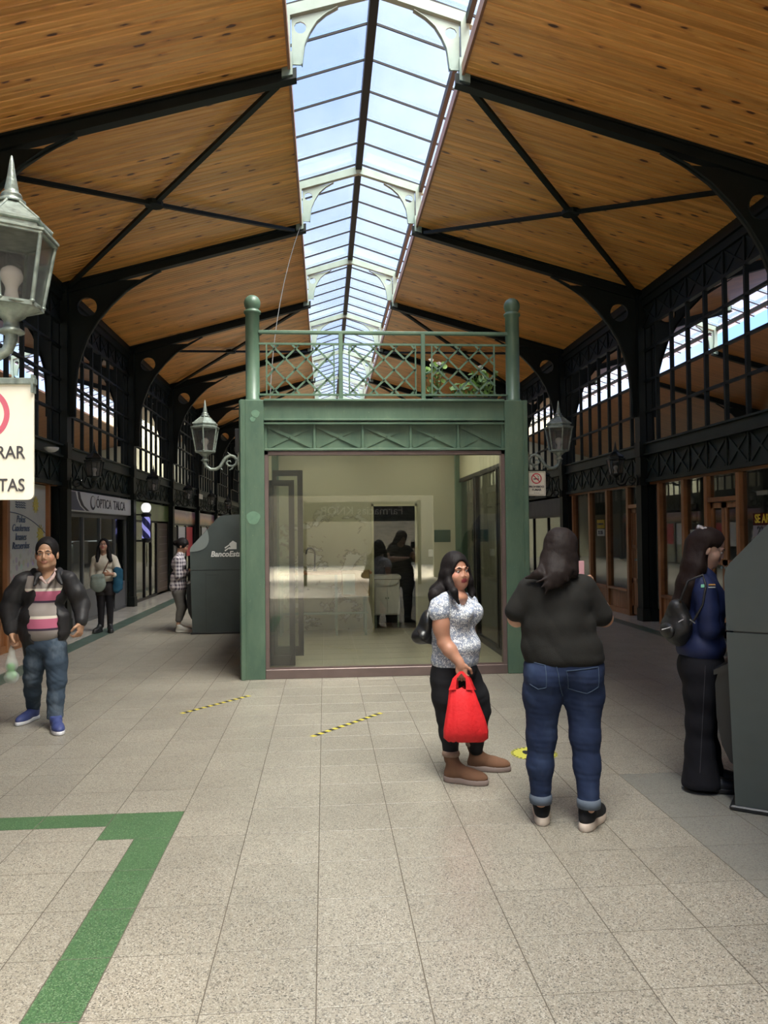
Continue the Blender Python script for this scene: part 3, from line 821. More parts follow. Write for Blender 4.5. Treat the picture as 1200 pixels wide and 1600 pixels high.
# work table with tap behind the window
t = thing('work_table', (.0, 12.3, .05), 'wooden topped steel table with tap inside the kiosk', 'table')
mb = MB(); mb.cbox(-.72, .72, 12.05, 12.55, .99, 1.03, .006); mb.obj('table_top', M['timber'], t)
for x in (-.68, .17, .62):
    for y in (12.09, 12.51):
        mb = MB(); mb.box(x-.018, x+.018, y-.018, y+.018, .05, .99); mb.obj('leg', M['steel_pale'], t)
mb = MB(); mb.box(-.66, .66, 12.07, 12.10, .38, .41); mb.obj('stretcher', M['steel_pale'], t)
mb = MB(); mb.tube([(-.16,12.4,1.03),(-.16,12.4,1.30),(-.17,12.4,1.36),(-.21,12.4,1.40),(-.26,12.4,1.39),(-.29,12.4,1.35),(-.295,12.4,1.30)], .013, 8); mb.lathe([(.03,1.03),(.03,1.05),(.015,1.06)], (-.16,12.4,0), 10); mb.obj('tap', M['black'], t)
cb = thing('copper_cabinet', (.5, 12.2, .72), 'small brass coloured cabinet on the kiosk work table', 'cabinet')
mb = MB(); mb.cbox(.25, .68, 11.95, 12.04, .66, 1.06, .01); mb.obj('body', mat('brass_sheet', (.30,.21,.10), .25, .7), cb); mb = MB(); mb.cbox(.27, .45, 11.935, 11.95, .69, 1.0, .004); mb.obj('door', M['steel_pale'], cb)
v = thing('vanity_unit', (1.05, 13.5, 0), 'white vanity cabinet with basin in the dark doorway', 'sink')
mb = MB(); mb.cbox(.83, 1.27, 13.3, 13.7, .22, .82, .008); mb.obj('cabinet', M['white'], v)
mb = MB(); mb.cbox(.845, 1.045, 13.285, 13.3, .24, .70, .004); dd = mb.obj('door', M['white'], v); MB().lathe([(.012,0),(.012,.02)], (1.03,13.28,.5), 8).obj('knob', M['steel_pale'], dd)
mb = MB(); mb.cbox(1.055, 1.255, 13.285, 13.3, .24, .70, .004); dd = mb.obj('door', M['white'], v); MB().lathe([(.012,0),(.012,.02)], (1.07,13.28,.5), 8).obj('knob', M['steel_pale'], dd)
mb = MB(); mb.cbox(.81, 1.29, 13.25, 13.72, .82, .90, .02); mb.prism([(1.05+.2*math.cos(a), .82+.10*math.sin(a)) for a in [PI+PI*i/12 for i in range(13)]], 'y', 13.26, 13.3); mb.obj('basin', M['white'], v)
for x in (.86, 1.24): MB().box(x-.015, x+.015, 13.33, 13.36, 0, .22).obj('leg', M['steel_pale'], v)
mb = MB(); mb.tube([(1.03,13.6,.9),(1.03,13.6,1.02),(1.03,13.55,1.04),(1.03,13.5,1.02)], .014, 8); mb.obj('tap', M['black'], v)

# flower box and geraniums on the balcony
fb = thing('flower_box', (1.65, KY+.32, 3.12), 'long dark planter box behind the balcony railing', 'planter')
MB().cbox(1.28, 2.05, KY+.2, KY+.42, 3.12, 3.22, .01).obj('trough', M['lamp_dark'], fb)
MB().box(1.30, 2.03, KY+.22, KY+.40, 3.20, 3.225).obj('soil', mat('soil', (.05,.03,.02), .9), fb)
leafm = mat('geranium_leaf', (.13,.24,.045), .5, noise=.35, nscale=8, rnd=.35)
petm = mat('white_petal', (.85,.83,.82), .6)
lf = MB(); n_ = 10
pts = [(0,0,0)]+[(.042*math.cos(2*PI*i/n_)*(1+.10*(i % 2)), .042*math.sin(2*PI*i/n_)*(1+.10*(i % 2)), .010+.006*(i % 2)) for i in range(n_)]
lf.add(pts, [(0, i+1, (i+1) % n_+1) for i in range(n_)], True); leafme = lf.mesh('leaf', leafm)
fl_ = MB()
for q in range(12):
    a = q*2.4; r_ = .028*math.sqrt(q/12); cx_, cy_, cz_ = r_*math.cos(a), r_*math.sin(a), .012*(1-q/12)
    fl_.add([(cx_+.012*math.cos(b_), cy_+.012*math.sin(b_), cz_+.004*(i % 2)) for i, b_ in enumerate([2*PI*i/5 for i in range(5)])]+[(cx_, cy_, cz_-.01)], [(0,1,5),(1,2,5),(2,3,5),(3,4,5),(4,0,5)])
flme = fl_.mesh('flower_head', petm)
r = random.Random(11)
for (cx_, w_, h_, n_, flw, lab) in ((1.33, .13, .42, 34, [(1.27, 3.66), (1.36, 3.62)], 'bright leafy geranium with white blooms at the left end of the planter'), (1.62, .14, .17, 26, [], 'low geranium without blooms in the middle of the planter'), (1.90, .17, .32, 44, [(1.86, 3.58)], 'dark leafy geranium with one white bloom by the right ball post')):
    g = thing('geranium', (cx_, KY+.31, 3.22), lab, 'plant')
    st = MB()
    for i in range(n_):
        a = r.uniform(0, 2*PI); hh = r.uniform(.03, h_); rr = w_*math.sqrt(r.random())
        p = Vector((rr*math.cos(a), rr*.75*math.sin(a), hh))
        o = bpy.data.objects.new('leaf', leafme); COL.objects.link(o); o.parent = g; o.location = p
        o.rotation_euler = (r.uniform(.2, 1.2), r.uniform(-.6, .6), r.uniform(-1.2, 1.2)); s_ = r.uniform(.6, 1.1); o.scale = (s_, s_, s_)
        if i % 3 == 0: st.tube([(cx_+p.x*.2, KY+.31+p.y*.3, 3.2), (cx_+p.x*.8, KY+.31+p.y*.8, 3.22+hh*.6), (cx_+p.x, KY+.31+p.y, 3.22+hh)], .004, 5)
    for (fx, fz) in flw:
        o = bpy.data.objects.new('flower_head', flme); COL.objects.link(o); o.parent = g; o.location = (fx-cx_, -.08, fz-3.22); o.rotation_euler = (.9, 0, 0)
        st.tube([(cx_, KY+.31, 3.22), (fx, KY+.25, fz-.1), (fx, KY+.235, fz-.008)], .003, 5)
    st.obj('stems', leafm, g)
# pharmacy fascia at the open end behind the camera (seen mirrored in the kiosk window)
ph = thing('pharmacy_sign', (1.15, -6, 0), 'pharmacy name board on two posts behind the camera, mirrored in the kiosk window', 'sign')
MB().box(-.6, 2.9, -6.06, -6, 1.95, 2.55).obj('board', mat('fascia_dark', (.05,.06,.055), .4), ph)
for x in (-.6, 2.9): MB().box(x-.05, x+.05, -6.1, -6.0, 0, 2.6).obj('post', M['steel2'], ph)
lettering('Farmacias KNOP', 'lettering', M['white'], .36, (1.15, -5.99, 2.27), rot_axes((-1,0,0), (0,1,0)), ph)
# ---------------------------------------------------------------- shop fronts
M['frame_grey'] = mat('frame_grey', (.13,.135,.14), .4, .4)
XL_ = XC-5.16; XR_ = XC+5.16
def shop_room(s_, ya, yb, wall_m, depth=2.6, floor_m=None):
    """plain room behind a front"""
    x0, x1 = XC+s_*5.22, XC+s_*(5.22+depth)
    mb = MB(); mb.box(x1, x1+s_*.08, ya, yb, 0, 2.97); mb.box(x0, x1, ya-.04, ya+.04, 0, 2.97); mb.box(x0, x1, yb-.04, yb+.04, 0, 2.97)
    return mb
def timber_front(s_, ya, yb, posts, sill, door=None, top=2.47, name='timber_shopfront', label='', solid_door=False):
    X = lambda d: XC+s_*(5.12+d)        # d grows into the shop
    t = thing(name, (X(.05), (ya+yb)/2, 0), label, 'shopfront')
    MB().box(X(0), X(.10), ya, yb, top-.04, top+.02).obj('head_rail', M['timber_y'], t)
    for p in posts: MB().cbox(X(-.02), X(.10), p-.05, p+.05, 0, top-.04, .006).obj('post', M['timber'], t)
    edges = sorted(posts)
    for a, b in zip(edges[:-1], edges[1:]):
        isd = door and abs((a+b)/2-(door[0]+door[1])/2) < .2
        a2, b2 = a+.05, b-.05
        if isd:
            MB().cbox(X(-.015), X(.09), a2, b2, 2.03, 2.10, .005).obj('transom_rail', M['timber_y'], t)
            MB().box(X(.04), X(.046), a2, b2, 2.10, top-.04).obj('transom_pane', M['window_glass'], t)
            mid = (a2+b2)/2
            for c, d in ((a2+.01, mid-.004), (mid+.004, b2-.01)):
                mb = MB(); mb.box(X(.03), X(.07), c, c+.07, .04, 2.02); mb.box(X(.03), X(.07), d-.07, d, .04, 2.02)
                for z0, z1 in ((.04,.20), (.62,.72), (1.28,1.34) if solid_door else (1.10,1.18), (1.94,2.02)): mb.box(X(.03), X(.07), c, d, z0, z1)
                dr = mb.obj('door_leaf', M['timber'], t)
                mm = (c+d)/2
                if solid_door:
                    MB().box(X(.045), X(.055), c+.07, d-.07, .2, 1.94).obj('panel', M['timber'], dr)
                    mb = MB()
                    for yy in (mm-.03, mm+.03): mb.box(X(.035), X(.05), yy-.012, yy+.012, .72, 1.94)
                    mb.obj('strip', M['timber'], dr)
                else:
                    MB().box(X(.045), X(.055), c+.07, d-.07, .2, .62).obj('panel', M['timber'], dr)
                    MB().box(X(.047), X(.052), c+.07, d-.07, .72, 1.94).obj('pane', M['window_glass'], dr)
                MB().lathe([(.02,0),(.025,.02),(.012,.04)], (X(.01), mid+(.05 if c > mid else -.05), 1.05), 8).obj('handle', M['lamp_metal'], dr)
        else:
            MB().cbox(X(-.03), X(.10), a2, b2, sill, sill+.05, .006).obj('sill', M['timber_y'], t)
            n = max(2, int((b2-a2)/.11)); w = (b2-a2)/n
            pl = MB().cbox(-.012, .012, .002, w-.002, 0, sill-.10, .004).mesh('plank', M['timber'])
            for i in range(n):
                o = bpy.data.objects.new('plank', pl); COL.objects.link(o); o.parent = t; o.location = Vector((X(.03), a2+i*w, .10))-t.location
            MB().box(X(-.01), X(.08), a2, b2, 0, .10).obj('plinth', M['timber_y'], t)
            MB().box(X(.04), X(.046), a2, b2, sill+.05, top-.04).obj('pane', M['window_glass'], t)
    return t
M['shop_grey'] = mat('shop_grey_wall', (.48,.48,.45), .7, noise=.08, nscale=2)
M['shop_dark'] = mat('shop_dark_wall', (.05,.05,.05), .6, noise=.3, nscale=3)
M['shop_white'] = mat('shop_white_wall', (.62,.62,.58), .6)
# right wall
rooms = MB()
A = timber_front(1, 9.1, 13.5, [13.09, 12.18, 11.42, 10.50, 9.15], .46, (10.5, 11.42), label='timber shopfront with glazed double door, empty shop to let on the right')
B = timber_front(1, 13.7, 18.1, [17.78, 16.65, 15.60, 14.50, 13.42+.35], .44, (13.77, 14.5), label='timber shopfront with solid panelled double door beyond the steel column', solid_door=True)
Z = timber_front(1, 4.5, 8.9, [4.6, 5.7, 6.8, 7.9, 8.85], .46, (6.8, 7.9), label='timber shopfront on the right wall beyond the frame edge')
for ya, yb, mt in ((4.4, 9.0, 'shop_grey'), (9.0, 13.6, 'shop_grey'), (13.6, 18.2, 'shop_white')):
    shop_room(1, ya, yb, None, .9).obj('wall_shop_right', M[mt])['kind'] = 'structure'
fs = FACE_NX
s1 = thing('to_let_sign', (XR_-.03, 9.75, 1.55), 'yellow on red to let sign with phone number in the right shop window', 'sign')
MB().box(XR_+.0, XR_+.012, 9.23, 10.21, 1.68, 1.84).obj('top_strip', mat('sign_red_dark', (.12,.01,.012), .4), s1)
MB().box(XR_-.0, XR_+.012, 9.23, 10.21, 1.52, 1.675).obj('number_strip', mat('sign_lilac', (.50,.46,.52), .4), s1)
lettering('SE ARRIENDO', 'lettering', mat('sign_yellow', (.70,.50,.03), .4), .16, (XR_-.005, 9.72, 1.76), fs, s1, sx=.88, bold=.004)
lettering('22 355 3200', 'lettering', M['dark_print'], .16, (XR_-.005, 9.72, 1.598), fs, s1, sx=.95, bold=.004)
s2 = thing('notice_sheet', (XR_+.02, 16.1, 1.5), 'small yellow and white notice in the middle pane of the far timber shopfront', 'notice')
MB().box(XR_, XR_+.008, 15.88, 16.32, 1.66, 1.84).obj('yellow_sheet', mat('notice_yellow', (.55,.40,.03), .5), s2)
MB().box(XR_, XR_+.008, 15.88, 16.32, 1.50, 1.64).obj('white_sheet', M['shop_white'], s2)
lettering('SE ARRIENDA', 'lettering', M['dark_print'], .06, (XR_-.004, 16.1, 1.75), fs, s2)
lettering('22 355', 'lettering', M['dark_print'], .10, (XR_-.004, 16.1, 1.57), fs, s2, bold=.003)
s3 = thing('dark_panel', (XR_+.3, 12.6, 1.05), 'tall narrow dark board standing inside the right shop window', 'board'); MB().box(XR_+.25, XR_+.28, 12.35, 12.75, 0, 2.05).obj('board', M['shop_dark'], s3)
s3['label'] = 'tall narrow dark board behind the first pane right of the steel column'
s4 = MB().box(XR_-.0, XR_+.01, 11.75, 12.05, 1.35, 1.62).obj('paper_sheet', M['shop_white']); tag(s4, 'plain white paper taped inside the second timber pane on the right', 'paper')
# right bay beyond: glazed shop with dark fascia
def modern_front(s_, ya, yb, label, fascia, fz=(2.0, 2.42), name='glazed_shopfront', fr='alu', base=None, mull=()):
    X = lambda d: XC+s_*(5.12+d)
    t = thing(name, (X(.05), (ya+yb)/2, 0), label, 'shopfront')
    fb_ = MB().box(X(-.02), X(.10), ya, yb, fz[0], fz[1]).obj('fascia', fascia, t)
    mb = MB(); mb.box(X(0), X(.06), ya, yb, fz[0]-.05, fz[0]); mb.box(X(0), X(.06), ya, yb, 0, .06)
    for p in (ya+.03, yb-.03)+tuple(mull): mb.box(X(0), X(.06), p-.03, p+.03, 0, fz[0])
    mb.obj('frame', M[fr], t)
    pts = [ya]+list(mull)+[yb]
    for a, b in zip(pts[:-1], pts[1:]): MB().box(X(.03), X(.036), a+.03, b-.03, (base or .06), fz[0]-.05).obj('pane', M['window_glass'], t)
    return t
g3 = modern_front(1, 18.3, 22.7, 'glazed shop with dark lettered fascia far down the right wall', M['shop_dark'], mull=(19.9, 21.3))
lettering('ALTA VISTA', 'lettering', M['white'], .14, (XR_-.07, 20.5, 2.2), fs, g3) if False else None
MB().box(XR_+.25, XR_+.3, 18.6, 21.0, 0, 2.0).obj('grey_screen', M['shop_white'], g3)
shop_room(1, 18.2, 22.8, None).obj('wall_shop_right', M['shop_grey'])['kind'] = 'structure'
for i, (a, b) in enumerate(((22.9, 27.3), (27.5, 31.9), (32.1, 36.5))):
    modern_front(1, a, b, 'distant glazed shop on the right wall, number %s beyond the kiosk' % ['first','second','third'][i], M['shop_dark'], mull=(a+1.5, a+3))
    shop_room(1, a-.1, b+.1, None).obj('wall_shop_right', M['shop_grey'])['kind'] = 'structure'
# ------------- left wall
Xf = XC-5.12
L1 = timber_front(-1, 9.1, 13.5, [13.05, 11.40, 9.9], .46, None, 2.50, label='timber framed craft shop window painted with suns, far left')
L0 = timber_front(-1, 4.5, 8.9, [4.6, 6.0, 7.4, 8.85], .46, None, 2.50, label='timber shopfront on the left wall nearest the camera')
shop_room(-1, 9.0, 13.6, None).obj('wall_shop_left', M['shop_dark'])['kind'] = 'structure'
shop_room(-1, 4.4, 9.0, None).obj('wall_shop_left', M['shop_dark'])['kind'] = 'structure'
def painted_sheet():
    g = NT('painted_window'); geo = g.n('ShaderNodeNewGeometry'); P = geo.outputs['Position']
    n = g.noise(P, 3, 4, .6)
    vo = g.n('ShaderNodeTexVoronoi', feature='F1'); vo.inputs['Scale'].default_value = 9; g.l(P, vo.inputs['Vector'])
    sx = g.n('ShaderNodeSeparateXYZ'); g.l(P, sx.inputs[0])
    low = g.step(sx.outputs['Z'], 1.5, 1.25)
    col = g.mix(n, (.48,.49,.43), (.66,.66,.56))
    hs = g.n('ShaderNodeHueSaturation'); hs.inputs['Saturation'].default_value = .7; hs.inputs['Value'].default_value = .75; g.l(vo.outputs['Color'], hs.inputs['Color'])
    col = g.mix(g.math('MULTIPLY', low, g.math('MULTIPLY', g.step(vo.outputs['Distance'], .5, .35), .6)), col, hs.outputs[0])
    g.set('Base Color', col); g.set('Roughness', .3); return g.m
pw = thing('painted_window', (Xf-.05, 12.2, .6), 'window pane painted with yellow suns and handwritten lines of lettering', 'painted window')
MB().box(Xf-.026, Xf-.032, 11.46, 12.99, .55, 2.44).obj('pane_paint', painted_sheet(), pw)
ym = mat('sun_yellow', (.62,.52,.10), .6)
for (yy, zz_, r_) in ((12.55, 2.12, .10), (12.75, 1.65, .12)):
    pts = []
    for i in range(24):
        a = 2*PI*i/24; rr = r_*(1.35 if i % 2 else .75); pts.append((yy+rr*math.cos(a), zz_+rr*math.sin(a)))
    mb = MB(); mb.prism(pts, 'x', Xf-.018, Xf-.025); mb.lathe([(0,0)]*2, (0,0,0), 3) if False else None; mb.obj('sun_motif', ym, pw)
bl = mat('faded_blue', (.10,.14,.20), .6)
mb = MB()
for i in range(3):
    pts = [(Xf-.020, 11.75+.02*q, 2.13-i*.035+.008*math.sin(q*1.3)) for q in range(20)]; mb.tube(pts, .006, 5)
pts = [(Xf-.020, 11.5+1.45*q/20, 1.98-.30*(q/20)**2) for q in range(21)]; mb.tube(pts, .006, 5); mb.obj('line_motif', bl, pw)
for tx, zz_ in (('Polos', 1.88), ('Cuadernos', 1.75), ('Imanes', 1.62), ('Recuerdos', 1.49)):
    lettering(tx, 'lettering', bl, .15, (Xf-.020, 11.95, zz_), FACE_PX, pw, shear=.3)
# crafts in the window left of the painted pane
rr_ = random.Random(4)
cm = [mat('craft_%d' % i, c, .5) for i, c in enumerate(((.30,.03,.03), (.40,.38,.34), (.06,.08,.14), (.22,.12,.05)))]
shf = thing('craft_shelf', (Xf-.4, 10.6, .5), 'set of shelves behind the far left window', 'shelf')
for z in (.55, .95, 1.35, 1.75, 2.1): MB().box(Xf-.55, Xf-.2, 9.95, 11.3, z-.012, z).obj('shelf_board', M['timber_y'], shf)
q_ = 0
for zi, z in enumerate((.55, .95, 1.35, 1.75)):
    for yi in range(6):
        y = 10.08+yi*.21; h = rr_.uniform(.12, .26); c = (zi*3+yi*7) % 4; w_ = rr_.uniform(.035, .06)
        mb = MB(); mb.lathe([(w_*.7,0),(w_,.02),(w_*1.1,h*.4),(w_*.5,h*.7),(w_*.65,h*.8),(w_*.45,h),(0,h)], (Xf-.35, y, z), 10)
        o = mb.obj('craft_figurine', cm[c]); q_ += 1
        tag(o, '%s craft figurine on the %s shelf, %s from the left' % (['red','pale','navy','brown'][c], ['lowest','second','third','top'][zi], ['first','second','third','fourth','fifth','sixth'][yi]), 'figurine', 'craft figurines in the far left window')
# optician
op = modern_front(-1, 13.72, 18.08, "optician's glazed shopfront under a white name board", M['shop_dark'], (2.02, 2.08), fr='frame_grey', base=.6, mull=(14.9, 16.0, 17.1))
MB().box(Xf-.02, Xf-.08, 13.78, 18.0, .05, .60).obj('base_panel', mat('base_grey', (.13,.13,.135), .5), op)
sg_ = thing('optician_sign', (Xf+.08, 15.8, 2.05), 'white optician name board with dark ring emblem and swoosh', 'sign')
MB().cbox(Xf-.02, Xf+.10, 13.70, 18.05, 2.06, 2.42, .01).obj('sign_box', mat('sign_white', (.62,.63,.63), .35), sg_)
navy = mat('navy', (.03,.035,.10), .4)
mb = MB(); mb.prism([(13.71,2.40),(14.10,2.40),(14.18,2.28),(14.35,2.16),(14.62,2.08),(13.71,2.08)], 'x', Xf+.10, Xf+.106); mb.obj('navy_field', navy, sg_)
mb = MB(); mb.prism([(14.22,2.41),(14.34,2.41),(14.40,2.30),(14.58,2.17),(14.90,2.08),(14.74,2.08),(14.44,2.17),(14.28,2.28)], 'x', Xf+.10, Xf+.106); mb.obj('swoosh', M['dark_print'], sg_)
mb = MB(); rows = []
for k_ in range(25):
    a = 2*PI*k_/24; th_ = .030+.022*math.cos(a+2.2)
    rows.append([(Xf+.108, 15.12+(.17)*math.cos(a), 2.24+.135*math.sin(a)), (Xf+.108, 15.12+(.17-th_*1.6)*math.cos(a), 2.24+(.135-th_)*math.sin(a))])
mb.grid(rows); mb.obj('ring_emblem', M['dark_print'], sg_)
lettering('ÓPTICA', 'lettering', M['dark_print'], .26, (Xf+.103, 15.88, 2.235), FACE_PX, sg_, sx=1.15)
lettering('TALCA', 'lettering', M['dark_print'], .26, (Xf+.103, 17.05, 2.235), FACE_PX, sg_, sx=1.15, bold=.003)
shop_room(-1, 13.6, 18.2, None).obj('wall_shop_left', M['shop_grey'])['kind'] = 'structure'
cbn = thing('display_cabinet', (Xf-.5, 15.3, 0), 'white display cabinet behind the optician window', 'cabinet')
MB().cbox(Xf-.7, Xf-.3, 14.5, 15.9, .6, 1.45, .01).obj('body', M['shop_white'], cbn)
for k_ in range(2): MB().box(Xf-.29, Xf-.3, 14.55+.68*k_, 15.17+.68*k_, .65, 1.4).obj('door', M['shop_white'], cbn)
hp = thing('hanging_poster', (Xf-.12, 14.9, 1.0), 'white eye test chart hanging in the optician window', 'poster')
MB().box(Xf-.12, Xf-.125, 14.7, 15.6, 1.08, 1.52).obj('sheet', M['shop_white'], hp)
for i in range(5): lettering(['E','F P','T O Z','L P E D','P E C F D'][i], 'lettering', M['dark_print'], .10-.012*i, (Xf-.113, 15.2, 1.47-.085*i), FACE_PX, hp)
glr = thing('glass_shelf', (Xf-.3, 16, 1.5), 'long lit glass shelf across the optician window', 'shelf'); MB().box(Xf-.2, Xf-.5, 13.9, 17.9, 1.50, 1.515).obj('shelf_board', mat('shelf_edge', (.7,.75,.75), .2, emit=.5), glr)
ot = thing('shop_light', (Xf-.8, 16, 2.6), 'white tube lights on the ceiling of the optician shop', 'light')
for y_ in (14.6, 17.0): MB().box(Xf-.5, Xf-1.8, y_, y_+.06, 2.75, 2.8).obj('tube', mat('optic_tube', (1,.97,.9), .5, emit=5), ot)  # tubes added to lift the dark optician interior
# bakery like shop with green fascia and barber pole
gf = mat('green_gold_fascia', (.10,.15,.05), .3, noise=.6, nscale=.9)
g1 = modern_front(-1, 18.3, 22.7, 'glass shop with green fascia and black sliding door beside barber pole', gf, (1.98, 2.42), mull=(19.9, 20.6, 21.3))
MB().box(Xf+.0, Xf-.1, 21.35, 22.65, .0, 1.98).obj('side_panel', mat('brown_panel', (.10,.07,.05), .5), g1)
for i in range(9): MB().box(Xf+.004, Xf+.012, 21.45, 22.55, .15+i*.2, .165+i*.2).obj('groove_strip', M['bronze'], g1)
MB().box(Xf+.02, Xf+.035, 20.45, 20.50, .8, 1.4).obj('door_handle', M['black'], g1)
shop_room(-1, 18.2, 22.8, None).obj('wall_shop_left', M['shop_white'])['kind'] = 'structure'
cnt = thing('shop_counter', (Xf-1.2, 20, 0), 'lit wood fronted counter inside the green fascia shop', 'counter')
MB().box(Xf-1.0, Xf-1.5, 18.7, 21.2, .0, .62).obj('body', M['shop_white'], cnt); MB().box(Xf-.99, Xf-1.0, 18.7, 21.2, .62, .80).obj('wood_band', M['timber_y'], cnt)
MB().box(Xf-1.0, Xf-1.5, 18.7, 21.2, .80, .84).obj('top', M['shop_white'], cnt)
lt = thing('shop_light', (Xf-1.2, 20, 1.7), 'white tube lights glowing inside the green fascia shop', 'light')
em = mat('lit_tube', (1,.95,.85), .5, emit=3.0)
for z in (1.05, 1.35, 1.62, 1.80): MB().box(Xf-1.4, Xf-1.45, 18.8, 21.1, z, z+.025).obj('tube', em, lt)
# barber pole
bp = thing('barber_pole', (Xf+.25, 18.75, 1.5), 'barber pole with white globe and blue black stripes on the left wall', 'barber pole')
bx, by = Xf+.28, 18.75
MB().lathe([(0,2.14),(.05,2.145),(.085,2.17),(.11,2.22),(.115,2.26),(.11,2.30),(.085,2.345),(.05,2.37),(0,2.375)], (bx,by,0), 18).obj('globe', mat('lit_globe', (.85,.85,.85), .3, emit=.7), bp)
MB().lathe([(.09,1.44),(.11,1.47),(.11,1.52),(.09,1.54)], (bx,by,0), 18).obj('foot', M['black'], bp)
MB().lathe([(.09,2.04),(.12,2.06),(.12,2.11),(.06,2.15)], (bx,by,0), 18).obj('cap', M['black'], bp)
def stripes():
    g = NT('barber_stripes'); tc = g.n('ShaderNodeTexCoord'); sx = g.n('ShaderNodeSeparateXYZ'); g.l(tc.outputs['Object'], sx.inputs[0])
    an = g.math('DIVIDE', g.math('ARCTAN2', sx.outputs['Y'], sx.outputs['X']), 2*PI)
    v = g.math('FRACT', g.math('ADD', g.math('MULTIPLY', sx.outputs['Z'], 3.2), g.math('MULTIPLY', an, 2)))
    c = g.ramp(v, [(0, (.30,.30,.75)), (.40, (.30,.30,.75)), (.42, (.015,.015,.05)), (1, (.015,.015,.05))])
    g.set('Base Color', c); g.set('Roughness', .2); g.set('Emission Color', c); g.set('Emission Strength', .5); return g.m
cy_ = MB().lathe([(.095,0),(.095,.50)], (0,0,0), 24).mesh('drum', stripes()); o = bpy.data.objects.new('drum', cy_); COL.objects.link(o); o.parent = bp; o.location = (bx-bp.location.x, by-bp.location.y, .04)
MB().box(Xf, bx, by-.02, by+.02, 1.46, 1.50).obj('bracket', M['black'], bp); MB().box(Xf, bx, by-.02, by+.02, 2.08, 2.11).obj('bracket', M['black'], bp)
# shops further down
def sunset():
    g = NT('sunset_banner'); geo = g.n('ShaderNodeNewGeometry'); sx = g.n('ShaderNodeSeparateXYZ'); g.l(geo.outputs['Position'], sx.inputs[0])
    v = g.math('ADD', g.step(sx.outputs['Z'], 1.94, 2.36), g.math('MULTIPLY', g.math('SUBTRACT', g.noise(geo.outputs['Position'], 2.2, 3), .5), .5))
    g.set('Base Color', g.ramp(v, [(0, (.12,.05,.02)), (.3, (.45,.20,.08)), (.55, (.42,.20,.22)), (.8, (.20,.08,.15)), (1, (.30,.25,.30))])); g.set('Roughness', .3); return g.m
sunm = sunset()
for i, (a, b) in enumerate(((22.9, 27.3), (27.5, 31.9), (32.1, 36.5), (36.7, 41.1))):
    t_ = modern_front(-1, a, b, 'distant glazed shop under sunset coloured banner on the left wall, %s beyond the barber pole' % ['first','second','third','fourth'][i], sunm, (1.94, 2.36), mull=(a+1.4, a+2.8))
    shop_room(-1, a-.1, b+.1, None).obj('wall_shop_left', M['shop_white'])['kind'] = 'structure'
    for j, (c, mt) in enumerate(((a+.2, 'black'), (a+1.6, 'white'), (a+3.0, 'red'))):
        p_ = MB().box(Xf-.02, Xf-.028, c, c+1.1, .9, 1.85).obj('window_poster', M[mt]); tag(p_, '%s poster filling a pane of the %s shop beyond the barber pole' % (mt, ['first','second','third','fourth'][i]), 'poster')
        if mt == 'black':
            for z, r_, cc in ((1.45, .16, 'white'), (1.62, .07, 'red'), (1.15, .2, 'white')):
                mb = MB(); mb.prism([(c+.55+r_*math.cos(q)*1.2, z+r_*math.sin(q)) for q in [2*PI*i2/14 for i2 in range(14)]], 'x', Xf-.018, Xf-.016); oo = mb.obj('print_spot', M[cc], p_)
# small wall fittings
dl = thing('dome_light', (XC-4.95, 12.6, 2.99), 'round white dome light under the left beam', 'light'); MB().lathe([(0,0),(.05,.01),(.10,.04),(.11,.07),(.11,.08)], (XC-4.92, 12.6, 2.94), 18).obj('dome', M['white'], dl)
ex = MB().box(XC-4.9, XC-4.88, 26.9, 27.6, 2.82, 2.98).obj('wall_plate', M['ivory']); tag(ex, 'small pale plate on the far left columns above the fascia', 'plate')
def at(px, py, Y):
    """world point seen at photo pixel px,py at distance Y along the hall"""
    d = _f*FPX+_r2*(px-600)-_u2*(py-800); t = Y/d.y
    return Vector((d.x*t, Y, CAM_H+d.z*t))
